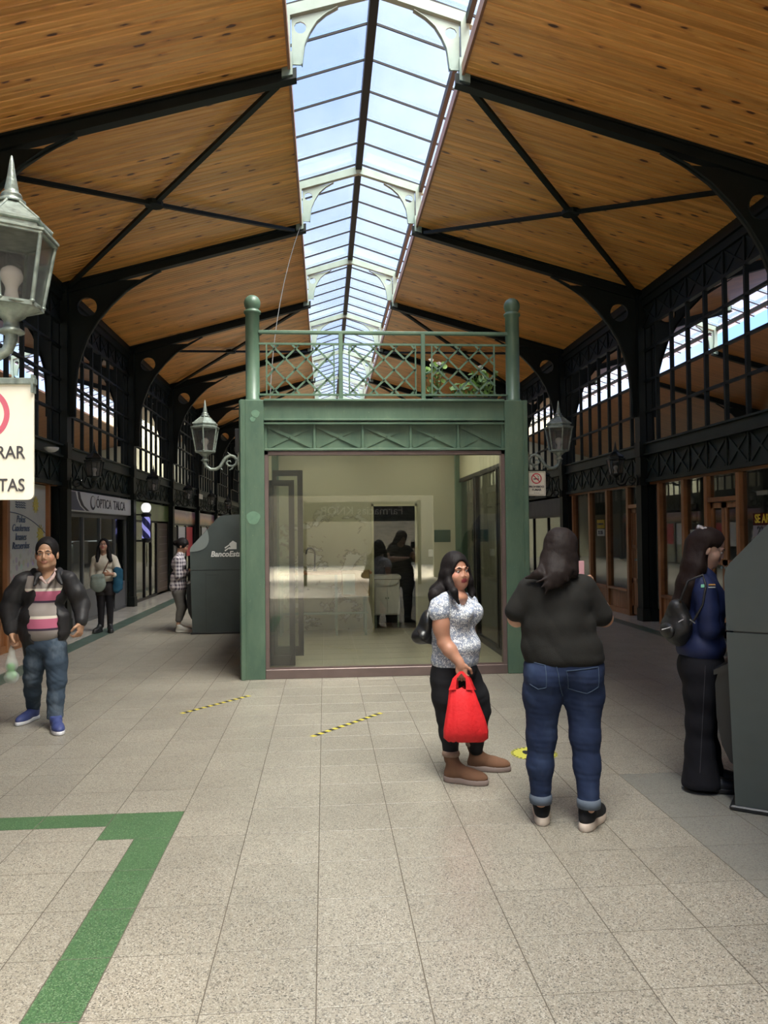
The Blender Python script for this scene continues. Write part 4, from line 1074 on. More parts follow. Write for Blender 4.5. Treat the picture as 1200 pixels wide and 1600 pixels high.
# ---------------------------------------------------------------- wall lanterns (arm points along +x from its plate)
def lantern(loc, label, metal, group='scroll arm lanterns', name='wall_lantern', bulb=True):
    t = thing(name, (0,0,0), label, 'lantern', group)
    ax = .39
    mb = MB()
    # scroll arm
    A = [(ax,0,-.02),(ax,0,-.07),(ax-.015,0,-.12),(ax-.06,0,-.155),(ax-.12,0,-.155),(ax-.17,0,-.12),(ax-.20,0,-.06),(ax-.235,0,0),(ax-.285,0,.025),(ax-.33,0,.01),(ax-.355,0,-.035),(ax-.35,0,-.085),(ax-.31,0,-.115),(ax-.265,0,-.11),(ax-.24,0,-.08),(ax-.25,0,-.05),(ax-.28,0,-.045),(ax-.29,0,-.065)]
    R_ = [.024,.024,.022,.021,.021,.021,.020,.021,.021,.020,.018,.017,.016,.014,.012,.011,.009,.006]
    mb.tube(A, R_, 10)
    mb.tube([(ax-.34,0,-.01),(ax-.37,0,-.04),(.0,0,-.05)], [.018,.02,.03], 10)
    mb.tube([(ax-.32,0,-.11),(ax-.30,0,-.15),(ax-.27,0,-.165)], [.012,.012,.004], 8)
    mb.tube([(ax-.30,0,.02),(ax-.27,0,.05),(ax-.25,0,.07)], [.010,.008,.002], 8)
    mb.tube([(ax-.16,0,-.13),(ax-.19,0,-.16),(ax-.20,0,-.155)], [.010,.006,.002], 8)
    mb.lathe([(.0,0),(.01,0)], (0,0,0), 3) if False else None
    mb.obj('scroll_arm', metal, t)
    mb = MB(); pts = [(.055*math.cos(a)*(.8+.2*math.cos(2*a)), -.05+.12*math.sin(a)) for a in [2*PI*i/20 for i in range(20)]]
    mb.prism(pts, 'x', -.002, .02); mb.obj('wall_plate', metal, t)
    c = (ax, 0, 0)
    mb = MB(); mb.lathe([(.026,-.05),(.045,-.045),(.05,-.035),(.03,-.02),(.028,.01),(.05,.03),(.055,.04),(.075,.055),(.112,.075)], c, 12); mb.obj('socket_cup', metal, t)
    h0, h1, r0, r1 = .075, .385, .112, .160
    mb = MB(); n = 6
    for i in range(n):
        a = PI/6+PI/3*i; b_ = a+PI/3
        p0 = Vector((ax+r0*math.cos(a), r0*math.sin(a), h0)); p1 = Vector((ax+r1*math.cos(a), r1*math.sin(a), h1))
        q0 = Vector((ax+r0*math.cos(b_), r0*math.sin(b_), h0)); q1 = Vector((ax+r1*math.cos(b_), r1*math.sin(b_), h1))
        mb.tube([p0, p1], .0085, 6); mb.bar(p0, q0, .014, .02); mb.bar(p1, q1, .016, .026)
        for p_ in (p0.lerp(p1, .03), p0.lerp(p1, .97)): mb.lathe([(0,-.011),(.011,-.004),(.011,.004),(0,.011)], p_, 8)
    mb.obj('cage', metal, t)
    for i in range(n):
        a = PI/6+PI/3*i; b_ = a+PI/3; k1 = .985
        P_ = [(ax+r0*k1*math.cos(a), r0*k1*math.sin(a), h0), (ax+r0*k1*math.cos(b_), r0*k1*math.sin(b_), h0), (ax+r1*k1*math.cos(b_), r1*k1*math.sin(b_), h1), (ax+r1*k1*math.cos(a), r1*k1*math.sin(a), h1)]
        mb = MB(); mb.add(P_+[(ax+(x-ax)*.975, y*.975, z) for x, y, z in P_], [(0,1,2,3),(7,6,5,4),(0,4,5,1),(1,5,6,2),(2,6,7,3),(3,7,4,0)]); mb.obj('pane', M['lamp_glass'], t)
    mb = MB(); mb.lathe([(.155,.38),(.175,.385),(.175,.395),(.145,.405)], c, 6, False, PI/6); mb.lathe([(.140,.405),(.140,.425),(.150,.430),(.150,.440),(.045,.535),(.040,.545)], c, 6, False, PI/6)
    for i in range(6):
        a = PI/6+PI/3*i; mb.tube([(ax+.150*math.cos(a), .150*math.sin(a), .438), (ax+.045*math.cos(a), .045*math.sin(a), .537)], .006, 5)
    rf = mb.obj('roof', metal, t)
    mb = MB(); mb.lathe([(.050,.538),(.052,.548),(.034,.562),(.040,.570),(.036,.580),(.024,.592),(.026,.600),(.016,.66),(.009,.72),(.004,.752),(0,.757)], c, 14); mb.obj('finial', metal, t)
    mb = MB(); mb.lathe([(.030,.075),(.036,.085),(.028,.11),(.022,.15),(.024,.165),(.040,.195),(.043,.215),(.036,.24),(.018,.255),(0,.258)], c, 14); mb.obj('bulb', M['bulb'], t)
    t.location = loc; t.scale = (1, 1, .87)
    return t
LZ = 2.51
l1 = lantern((0,0,0), 'pale green hexagonal lantern on a scroll arm left of the kiosk column', M['lamp_metal'])
l1.rotation_euler = (0,0,PI); l1.location = (KL-.02, KY+.13, LZ)
l2 = dup(l1, (KR+.02, KY+.13, LZ), 0, 'hexagonal lantern on a scroll arm right of the kiosk, over the no smoking sign')
l3 = dup(l1, (at(18,400,3.10).x-.39, 3.10, 2.47), 0, 'large near hexagonal lantern with bulb at the left edge, above the ivory sign')
nearcol = thing('steel_post', (-1.79, 3.10, 0), 'green post beyond the left edge carrying the near lantern', 'post')
mb = MB(); mb.cbox(-1.915, -1.655, 2.97, 3.23, 0, 3.15, .006); mb.obj('shaft', M['green'], nearcol)
mb = MB(); mb.cbox(-1.93, -1.64, 2.95, 3.25, 0, .12, .01); mb.obj('base', M['green'], nearcol)
dk = None
names = {13.6: 'nearest visible', 18.2: 'second', 22.8: 'third', 27.4: 'fourth', 32.0: 'fifth'}
for y in (13.6, 18.2, 22.8, 27.4, 32.0):
    for s_, sd in ((-1, 'left'), (1, 'right')):
        lab = 'dark lantern on the %s steel column of the %s wall' % (names[y], sd)
        if dk is None:
            dk = lantern((0,0,0), lab, M['lamp_dark'], 'dark lanterns on the wall columns'); o = dk
            o.location = (XC+s_*4.94, y, 2.56); o.rotation_euler = (0,0,0)
        else: o = dup(dk, (XC+s_*4.94, y, 2.56), 0 if s_ < 0 else PI, lab)

# ---------------------------------------------------------------- signs
SY = 3.06
cL, cR = at(53, 690, SY), at(-109, 690, SY); zT, zB = at(20, 600, SY).z, at(20, 781, SY).z; xc = at(-28, 650, SY).x; zc = at(-28, 647, SY).z
sg2 = thing('hanging_sign', (xc, SY, zB), 'large ivory prohibition sign with red ring hanging under the near lantern', 'sign')
mb = MB(); P_ = []; x0, x1, rr = cR.x, cL.x, .02
for cx_, cz_, a0 in ((x1-rr, zT, 0), (x0+rr, zT, PI/2), (x0+rr, zB+rr, PI), (x1-rr, zB+rr, 1.5*PI)):
    if cz_ == zT: P_.append((x1 if a0 == 0 else x0, zT)); continue
    for i in range(5): a = a0+PI/2*i/4; P_.append((cx_+rr*math.cos(a), cz_+rr*math.sin(a)))
mb.prism(P_, 'y', SY-.004, SY+.006); mb.obj('board', M['ivory'], sg2)
mb = MB(); mb.cbox(x0-.30, x1+.006, SY-.015, SY+.02, zT-.003, zT+.022, .003); mb.box(x1-.006, x1+.002, SY-.018, SY+.016, zT-.035, zT+.034); mb.obj('hanger_bar', M['lamp_metal'], sg2)
mb = MB()
rows = [[(xc+r_*math.cos(a), SY-.0055, zc+r_*math.sin(a)) for r_ in (.103, .083)] for a in [2*PI*i/48 for i in range(49)]]
mb.grid(rows, False); mb.grid([[(x, SY-.0045, z) for x, _, z in r_] for r_ in rows], False)
mb.bar((xc-.066, SY-.006, zc+.066), (xc+.066, SY-.006, zc-.066), .002, .019); mb.obj('red_ring', mat('ring_red', (.58,.12,.17), .5), sg2)
mb = MB(); mb.lathe([(0,-.02),(.03,-.015),(.036,0),(.03,.015),(0,.02)], (xc+.045, SY-.004, zc+.005), 12); mb2_ = MB()
mb2_.prism([(xc-.06,zc-.02),(xc-.05,zc+.02),(xc-.02,zc+.03),(xc+.03,zc+.03),(xc+.055,zc+.015),(xc+.062,zc-.005),(xc+.04,zc-.02),(xc+.03,zc-.045),(xc+.02,zc-.045),(xc+.018,zc-.02),(xc-.03,zc-.02),(xc-.035,zc-.045),(xc-.045,zc-.045),(xc-.047,zc-.02)], 'y', SY-.0055, SY-.0045); mb2_.obj('symbol', M['dark_print'], sg2)
xt = at(40, 708, SY).x
lettering('ENTRAR', 'lettering', M['dark_print'], .068, (xt, SY-.006, at(20, 708, SY).z), FACE_CAM, sg2, 'RIGHT', .001, bold=.0005, sx=.84)
lettering('MASCOTAS', 'lettering', M['dark_print'], .068, (xt, SY-.006, at(20, 759, SY).z), FACE_CAM, sg2, 'RIGHT', .001, bold=.0005, sx=.84)
ns = thing('no_smoking_sign', (2.47, KY+.1, 2.04), 'small white no smoking sign with red ring hanging right of the kiosk', 'sign')
MB().cbox(2.365, 2.585, KY+.095, KY+.105, 2.045, 2.335, .003).obj('board', M['ivory'], ns)
MB().box(2.34, 2.60, KY+.09, KY+.11, 2.335, 2.35).obj('hanger_bar', M['lamp_dark'], ns)
mb = MB(); mb.box(2.378, 2.572, KY+.093, KY+.0955, 2.058, 2.060); mb.box(2.378, 2.572, KY+.093, KY+.0955, 2.318, 2.320); mb.box(2.378, 2.380, KY+.093, KY+.0955, 2.058, 2.32); mb.box(2.570, 2.572, KY+.093, KY+.0955, 2.058, 2.32); mb.obj('border_line', M['dark_print'], ns)
mb = MB(); mb.grid([[(2.475+r_*math.cos(a), KY+.092, 2.248+r_*math.sin(a)) for r_ in (.062, .050)] for a in [2*PI*i/32 for i in range(33)]], False)
mb.bar((2.475-.038, KY+.092, 2.248+.038), (2.475+.038, KY+.092, 2.248-.038), .002, .011); mb.obj('red_ring', M['red'], ns)
mb = MB(); mb.bar((2.44, KY+.093, 2.242), (2.505, KY+.093, 2.242), .002, .011); mb.tube([(2.495,KY+.093,2.255),(2.50,KY+.093,2.27),(2.49,KY+.093,2.28),(2.48,KY+.093,2.285)], .003, 5); mb.obj('cigarette', M['dark_print'], ns)
lettering('PROHIBIDO', 'lettering', M['dark_print'], .034, (2.475, KY+.093, 2.150), FACE_CAM, ns, ext=.001, bold=.001)
lettering('FUMAR', 'lettering', M['dark_print'], .034, (2.475, KY+.093, 2.115), FACE_CAM, ns, ext=.001, bold=.001)
lettering('LEY 20.105', 'lettering', M['dark_print'], .014, (2.475, KY+.093, 2.078), FACE_CAM, ns, ext=.001)
spk = thing('speaker_box', (-1.02, KY+.45, 2.55), 'narrow grey box on the kiosk side wall above the lantern arm', 'box'); MB().cbox(KL-.10, KL-.0, KY+.35, KY+.6, 2.58, 2.87, .006).obj('case', mat('box_grey', (.07,.075,.085), .4), spk)
wb = thing('cable_box', (KL-.05, KY+.9, .32), 'little white box low on the kiosk side beside the cash machine', 'box'); MB().cbox(KL-.05, KL+.0, KY+.8, KY+.9, .42, .56, .01).obj('case', M['white'], wb)

# cable hanging from the roof to the kiosk post
cb_ = thing('hanging_cable', (-.6, 10.5, 4.2), 'thin grey cable hanging from the roof down to the balcony', 'cable')
mb = MB(); P0 = Vector((-.38, 13.5, 6.95)); pts = []
P1 = Vector((-.62, 9.1, 3.2)); K = Vector((-.72, 11.6, 5.1))
for i in range(21):
    t_ = i/20; p = P0*(1-t_)**2+K*2*t_*(1-t_)+P1*t_*t_; pts.append(p)
mb.tube(pts, .006, 6); mb.obj('wire', mat('wire', (.10,.10,.09), .5), cb_)

# ---------------------------------------------------------------- floor tapes and round sticker
def tape(a, b, label):
    t = thing('floor_tape', (a[0], a[1], 0), label, 'tape', 'yellow and black floor tapes')
    a = Vector((*a, .0012)); b = Vector((*b, .0012)); L = (b-a).length; d = (b-a).normalized(); n = 21; s_ = Vector((-d.y, d.x, 0))*.024
    ye, bk = MB(), MB()
    for i in range(n):
        p, q = a+d*(L*i/n), a+d*(L*(i+1)/n); sh = d*.02
        (bk if i % 2 else ye).add([p-s_-sh*0, q-s_, q+s_+sh, p+s_+sh] if False else [p-s_, q-s_, q+s_, p+s_], [(0,1,2,3)])
    ye.obj('yellow_stripes', mat('tape_yellow', (.50,.42,.05), .5, noise=.2, nscale=30), t)['kind'] = 'stuff'; bk.obj('black_stripes', M['black'], t)['kind'] = 'stuff'
    return t
tape((-1.326, 7.318), (-.773, 8.031), 'yellow and black tape strip on the floor just in front of the left kiosk column')
tape((-.119, 6.371), (.499, 7.121), 'yellow and black tape strip on the floor left of the woman with the red bag')
st = thing('floor_sticker', (1.52, 5.72, 0), 'round yellow distance sticker with footprints on the floor behind the jeans', 'sticker')
mb = MB(); c0 = (1.525, 5.70)
mb.prism([(c0[0]+.17*math.cos(a), c0[1]+.17*math.sin(a)) for a in [2*PI*i/40 for i in range(40)]], 'z', .0008, .0016); mb.obj('disc', mat('sticker_yellow', (.42,.40,.06), .45), st)
mb = MB()
for i in range(28):
    a = 2*PI*i/28; mb.prism([(c0[0]+r_*math.cos(a+da), c0[1]+r_*math.sin(a+da)) for r_, da in ((.150,-.04),(.168,-.04),(.168,.06),(.150,.06))], 'z', .0016, .0020)
mb.obj('dashed_rim', M['black'], st)['kind'] = 'stuff'
for sx in (-1, 1):
    mb = MB()
    mb.prism([(c0[0]+sx*.05+.028*math.cos(a), c0[1]+.03+.055*math.sin(a)) for a in [2*PI*i/14 for i in range(14)]], 'z', .0016, .0021)
    mb.prism([(c0[0]+sx*.05+.022*math.cos(a), c0[1]-.055+.022*math.sin(a)) for a in [2*PI*i/12 for i in range(12)]], 'z', .0016, .0021)
    mb.obj('footprint', M['black'], st)

# ---------------------------------------------------------------- cash machines (user side faces -x)
def atm(x, y, w, label, mark=True, lobe=True):
    """x,y: foot of the user side on the face towards the camera; w: width along y"""
    t = thing('cash_machine', (x+.4, y+w/2, 0), label, 'cash machine', 'grey bank cash machines')
    D = .98
    prof = [(-.0,.03),(-.03,1.06),(-.035,1.36),(.0,1.43),(.40,1.88),(.46,1.925),(.54,1.94),(D,1.96),(D,.03)]
    lo = [(0,.03),(-.028,1.035),(D,1.035),(D,.03)]; hi = [(-.0285,1.045),(-.035,1.36),(-.025,1.41),(.0,1.445),(.40,1.88),(.46,1.925),(.54,1.94),(D,1.96),(D,1.045)]
    MB().prism([(x+u, z) for u, z in lo], 'y', y, y+w).obj('lower_case', M['atm'], t)
    MB().prism([(x+u, z) for u, z in hi], 'y', y, y+w).obj('upper_case', M['atm'], t)
    MB().box(x+.01, x+D-.01, y+.012, y+w-.012, 1.03, 1.05).obj('seam', M['atm_black'], t)
    MB().cbox(x-.03, x+D, y-.02, y+w+.02, 0, .03, .008).obj('plinth', M['atm_black'], t)
    # pale lobe on the side panel and rolled lip at the operating face
    cx_, cz_ = x+.02, 1.42
    pts = [(x-.036,1.36),(x-.025,1.41),(x+.0,1.445),(x+.245,1.70)]
    pts += [(x+.245+.03*math.sin(a)-.0, 1.70-.0-.02+.0) for a in ()]
    ar = []
    for i in range(13):
        a = i/12; # arc from (0.245,1.70) bulging right/down back to (-.036,1.36)
        px_ = (1-a)**2*(x+.245)+2*a*(1-a)*(x+.36)+a*a*(x-.03); pz_ = (1-a)**2*1.70+2*a*(1-a)*1.34+a*a*1.345
        ar.append((px_, pz_))
    if lobe: MB().prism(pts+ar, 'y', y-.006, y+.002).obj('side_lobe', M['atm2'], t)
    for yy in (y, y+w): MB().box(x+.22, x+.224, y-.002, y+.002, .06, 1.0).obj('panel_joint', M['atm_black'], t) if yy == y else None
    MB().box(x+.22, x+.43, y-.002, y+.002, .96, .964).obj('panel_joint', M['atm_black'], t)
    # belly: curved shroud below the keyboard shelf
    bl_ = [(-.03,1.0),(-.10,.93),(-.115,.86),(-.11,.60),(-.085,.40),(-.04,.28),(-.008,.25),(-.005,.3)]
    MB().prism([(x+u, z*.80+.02) for u, z in bl_], 'y', y+.12, y+w-.12).obj('belly_shroud', M['atm_black'], t)
    MB().prism([(x-.03,.79),(x-.12,.76),(x-.12,.79),(x-.03,.84)], 'y', y+.10, y+w-.10).obj('keyboard_shelf', M['atm_black'], t)
    # face with screen, slots, keypad
    MB().prism([(x-.036,1.10),(x-.045,1.12),(x-.045,1.33),(x-.036,1.35)], 'y', y+.15, y+w-.15).obj('slot_panel', M['atm_black'], t)
    d = Vector((.40,0,.44)).normalized(); nrm = Vector((-d.z,0,d.x))
    mb = MB(); a = Vector((x+.05,y+.18,1.50)); 
    q = [a, a+Vector((0,w-.36,0)), a+Vector((0,w-.36,0))+d*.36, a+d*.36]
    mb.add(q+[p+nrm*.012 for p in q], [(0,1,2,3),(7,6,5,4),(0,4,5,1),(1,5,6,2),(2,6,7,3),(3,7,4,0)]); mb.obj('screen', mat('atm_screen', (.03,.08,.10), .2), t)
    if mark:
        lx, lz = x+.60, 1.42
        mb = MB(); mb.prism([(lx-.0,lz+.05),(lx+.06,lz+.10),(lx+.12,lz+.065),(lx+.12,lz-.04),(lx-.0,lz-.04),(lx-.0,lz-.015),(lx+.02,lz-.01),(lx+.02,lz+.0)], 'y', y-.006, y-.001); mb.obj('house_mark', M['white'], t)
        mb = MB()
        for dz in (0, -.045): mb.prism([(lx-.075,lz-.01+dz),(lx+.01,lz+.045+dz),(lx+.01,lz+.025+dz),(lx-.065,lz-.03+dz)], 'y', y-.006, y-.001)
        mb.obj('wing_mark', M['white'], t)
        lettering('BancoEstado', 'lettering', M['white'], .125, (x+.30, y-.003, 1.30), FACE_CAM, t, 'LEFT', .002, sx=.95, bold=.004, shear=.2)
    return t
atm(-2.165, 12.97, .85, 'grey bank cash machine with white house mark, left of the kiosk')
A2 = atm(2.34, 4.44, .85, 'dark grey cash machine cut by the right edge, in front of the woman in navy', lobe=False)
# turned so that its side panel faces the camera: pivot on its near foot
ang = math.radians(-36); p_ = Vector((2.34, 4.44, 0)); d_ = A2.location-p_
A2.rotation_euler = (0, 0, ang); A2.location = p_+Vector((.04,0,0))+Matrix.Rotation(ang, 3, 'Z') @ d_
# ---------------------------------------------------------------- figures: smooth signed-distance bodies meshed with surface nets
V = lambda *a: Vector(a)
class F:
    """list of primitives; each has a colour index"""
    def __init__(s): s.p = []; s.c = 0; s.k = .02
    def rc(s, a, b, r1, r2=None, k=None, sq=None, c=None):
        s.p.append(('rc', np.array(a, float), np.array(b, float), r1, r1 if r2 is None else r2, s.k if k is None else k, sq, s.c if c is None else c)); return s
    def chain(s, pts, rs, k=None, sq=None, c=None):
        for i in range(len(pts)-1): s.rc(pts[i], pts[i+1], rs[i], rs[i+1], k, sq, c)
        return s
    def el(s, ctr, r, ax=None, k=None, c=None):
        s.p.append(('el', np.array(ctr, float), np.array(r, float), ax, 0, s.k if k is None else k, None, s.c if c is None else c)); return s
    def sub(s, ctr, r, ax=None, k=.01):
        s.p.append(('sub', np.array(ctr, float), np.array(r, float), ax, 0, k, None, -1)); return s
    def cut(s, pt, n, k=.004):
        """remove everything on the side the normal points to"""
        s.p.append(('cut', np.array(pt, float), np.array(n, float)/np.linalg.norm(n), 0, 0, k, None, -1)); return s
    def mesh(s, name, mats, parent, res=.006, folds=0.0, fs=1.0, cols=None, seed=0, fd=(16,16,26)):
        lo = np.array([1e9]*3); hi = -lo
        for p in s.p:
            if p[0] == 'rc':
                r = max(p[3], p[4]); 
                for q in (p[1], p[2]): lo = np.minimum(lo, q-r); hi = np.maximum(hi, q+r)
            elif p[0] == 'el': r = p[2].max(); lo = np.minimum(lo, p[1]-r); hi = np.maximum(hi, p[1]+r)
        lo -= res*4; hi += res*4
        n = np.ceil((hi-lo)/res).astype(int)+1
        A = [(lo[i]+res*np.arange(n[i])).astype(np.float32) for i in range(3)]
        Fd = np.full(n, .05, np.float32); C = np.zeros(n, np.int8); best = np.full(n, .05, np.float32)
        for p in s.p:
            m = .05
            if p[0] == 'rc': r = max(p[3], p[4])*(1.0 if p[6] is None else max(1, p[6][1])); a = np.minimum(p[1], p[2])-r-m; b = np.maximum(p[1], p[2])+r+m
            elif p[0] == 'cut': a, b = lo, hi
            else: r = p[2].max(); a = p[1]-r-m; b = p[1]+r+m
            i0 = np.clip(((a-lo)/res).astype(int), 0, n); i1 = np.clip(((b-lo)/res).astype(int)+2, 0, n)
            if (i1 <= i0).any(): continue
            sl = tuple(slice(i0[i], i1[i]) for i in range(3))
            X = A[0][sl[0]][:, None, None]; Y = A[1][sl[1]][None, :, None]; Z = A[2][sl[2]][None, None, :]
            if p[0] == 'rc':
                ab = p[2]-p[1]; L = max(float(ab@ab), 1e-9)
                qx, qy, qz = X-p[1][0], Y-p[1][1], Z-p[1][2]
                t = np.clip((qx*ab[0]+qy*ab[1]+qz*ab[2])/L, 0, 1)
                qx = qx-t*ab[0]; qy = qy-t*ab[1]; qz = qz-t*ab[2]
                if p[6] is not None:
                    u, f = p[6]; u = np.array(u, float); u /= np.linalg.norm(u); du = (qx*u[0]+qy*u[1]+qz*u[2]); g = du*(1/f-1)
                    qx = qx+g*u[0]; qy = qy+g*u[1]; qz = qz+g*u[2]
                d = np.sqrt(qx*qx+qy*qy+qz*qz)-(p[3]+(p[4]-p[3])*t)
                if p[6] is not None: d = d*min(1, p[6][1])**.5
            elif p[0] == 'cut':
                d = (X-p[1][0])*p[2][0]+(Y-p[1][1])*p[2][1]+(Z-p[1][2])*p[2][2]
                Fd[sl] = np.maximum(Fd[sl], d); continue
            else:
                x, y, z = X-p[1][0], Y-p[1][1], Z-p[1][2]
                if p[3] is not None:
                    ax = [np.array(q, float) for q in p[3]]
                    x, y, z = (x*ax[0][0]+y*ax[0][1]+z*ax[0][2]), (x*ax[1][0]+y*ax[1][1]+z*ax[1][2]), (x*ax[2][0]+y*ax[2][1]+z*ax[2][2])
                r = p[2]; k0 = np.sqrt((x/r[0])**2+(y/r[1])**2+(z/r[2])**2); k1 = np.sqrt((x/r[0]**2)**2+(y/r[1]**2)**2+(z/r[2]**2)**2)+1e-6
                d = k0*(k0-1)/k1
            k = p[5]
            if p[0] == 'sub':
                o = Fd[sl]; d = -d; h = np.clip(.5+.5*(d-o)/k, 0, 1); Fd[sl] = o*(1-h)+d*h+k*h*(1-h); continue
            o = Fd[sl]; h = np.clip(.5+.5*(o-d)/k, 0, 1); Fd[sl] = o*(1-h)+d*h-k*h*(1-h)
            bb = best[sl]; mk = d < bb; bb[mk] = np.broadcast_to(d, bb.shape)[mk]; C[sl][mk] = p[7]
        if folds:
            rs = np.random.RandomState(seed+1); X = A[0][:, None, None]; Y = A[1][None, :, None]; Z = A[2][None, None, :]
            N = 0
            for q in range(5):
                a = rs.normal(size=3)*np.array(fd)*fs; b = rs.normal(size=3)*9*fs
                N = N+(1.0-1.9*np.abs(np.sin(.55*(X*a[0]+Y*a[1]+Z*a[2])+.9*np.sin(X*b[0]+Y*b[1]+Z*b[2]+q))))
            Fd = Fd+(N*folds/3).astype(np.float32)
        ins = Fd < 0
        cs = [(i, j, k) for i in (0, 1) for j in (0, 1) for k in (0, 1)]
        cnt = np.zeros(n-1, np.int8)
        for i, j, k in cs: cnt += ins[i:n[0]-1+i, j:n[1]-1+j, k:n[2]-1+k]
        ac = np.argwhere((cnt > 0) & (cnt < 8)); N = len(ac)
        vals = {c: Fd[ac[:, 0]+c[0], ac[:, 1]+c[1], ac[:, 2]+c[2]] for c in cs}
        P = np.zeros((N, 3)); K = np.zeros(N)
        for c in cs:
            for ax in range(3):
                if c[ax]: continue
                e = list(c); e[ax] = 1; e = tuple(e); v0, v1 = vals[c], vals[e]; cr_ = (v0 < 0) != (v1 < 0)
                t = np.where(cr_, v0/np.where(v0 == v1, 1, v0-v1), 0); q = np.tile(np.array(c, float), (N, 1)); q[:, ax] += t
                P += q*cr_[:, None]; K += cr_
        P = (P/K[:, None]+ac)*res+lo
        col = C[ac[:, 0], ac[:, 1], ac[:, 2]]
        idx = -np.ones(n-1, np.int32); idx[ac[:, 0], ac[:, 1], ac[:, 2]] = np.arange(N)
        quads = []
        for ax in range(3):
            u, v = (ax+1) % 3, (ax+2) % 3
            s0 = [slice(1, -1)]*3; s0[ax] = slice(0, -1); s1 = list(s0); s1[ax] = slice(1, None)
            a, b = ins[tuple(s0)], ins[tuple(s1)]
            w = np.argwhere(a != b); off = np.ones(3, int); off[ax] = 0; g = w+off
            fl = a[w[:, 0], w[:, 1], w[:, 2]]
            def cell(du, dv): q = g.copy(); q[:, u] -= du; q[:, v] -= dv; return idx[q[:, 0], q[:, 1], q[:, 2]]
            Q = np.stack([cell(1, 1), cell(0, 1), cell(0, 0), cell(1, 0)], 1); Q[~fl] = Q[~fl][:, ::-1]; quads.append(Q)
        Q = np.concatenate(quads); Q = Q[(Q >= 0).all(1)]
        org = np.array(wloc(parent)) if parent is not None else np.zeros(3)
        me = bpy.data.meshes.new(name); me.vertices.add(N); me.vertices.foreach_set('co', (P-org).astype(np.float32).ravel())
        me.loops.add(len(Q)*4); me.loops.foreach_set('vertex_index', Q.astype(np.int32).ravel())
        me.polygons.add(len(Q)); me.polygons.foreach_set('loop_start', np.arange(len(Q), dtype=np.int32)*4)
        me.polygons.foreach_set('use_smooth', np.ones(len(Q), bool)); me.update(calc_edges=True)
        if cols is not None:
            at_ = me.color_attributes.new('Col', 'FLOAT_COLOR', 'POINT'); cc = np.ones((N, 4), np.float32); cc[:, :3] = np.array(cols, np.float32)[np.clip(col, 0, len(cols)-1)]
            at_.data.foreach_set('color', cc.ravel())
        me.materials.append(mats)
        o = bpy.data.objects.new(name, me); COL.objects.link(o); o.parent = parent
        return o

def skin_mat():
    g = NT('skin'); a = g.n('ShaderNodeVertexColor'); a.layer_name = 'Col'
    tc = g.n('ShaderNodeTexCoord'); n = g.noise(tc.outputs['Object'], 30, 4); mr = g.n('ShaderNodeMapRange'); mr.inputs['To Min'].default_value = .88; mr.inputs['To Max'].default_value = 1.1; g.l(n, mr.inputs['Value'])
    sc = g.n('ShaderNodeVectorMath', operation='SCALE'); g.l(a.outputs['Color'], sc.inputs[0]); g.l(mr.outputs['Result'], sc.inputs['Scale'])
    g.set('Base Color', sc.outputs[0]); g.set('Roughness', .48); g.set('Subsurface Weight', .12); g.b.inputs['Subsurface Radius'].default_value = (.012, .005, .003); g.b.inputs['Subsurface Scale'].default_value = 1
    return g.m
M['skin'] = skin_mat()
def hair_mat(name, col, rough=.58):
    g = NT(name); tc = g.n('ShaderNodeTexCoord'); n = g.noise(g.map(tc.outputs['Object'], (1, 1, .06)), 190, 3, .6)
    g.set('Base Color', g.mix(n, tuple(c*.5 for c in col), tuple(min(1, c*1.6) for c in col))); g.set('Roughness', rough); g.set('Specular IOR Level', .15); g.bump(n, .45, .005); return g.m
def cloth(name, col, rough=.85, noise=.10, ns=14, bump=.15, bs=180):
    return mat(name, col, rough, spec=.25, noise=noise, nscale=ns, bump=bump, bscale=bs)
def denim(name, col, lo, fade):
    g = NT(name); tc = g.n('ShaderNodeTexCoord'); P = tc.outputs['Object']; n = g.noise(g.map(P, (1,1,.5)), 7, 4, .6); w = g.noise(g.map(P, (1,1,.25)), 260, 2)
    c = g.mix(g.math('MULTIPLY', g.step(n, .5, .72), fade), col, lo); c = g.mix(g.math('MULTIPLY', w, .25), c, tuple(min(1, q*1.8) for q in col))
    g.set('Base Color', c); g.set('Roughness', .85); g.set('Specular IOR Level', .2); g.bump(w, .1, .002); return g.m

def basis(f, up=(0,0,1)):
    f = Vector(f).normalized(); u = Vector(up); r = f.cross(u).normalized(); u = r.cross(f).normalized(); return f, u, r
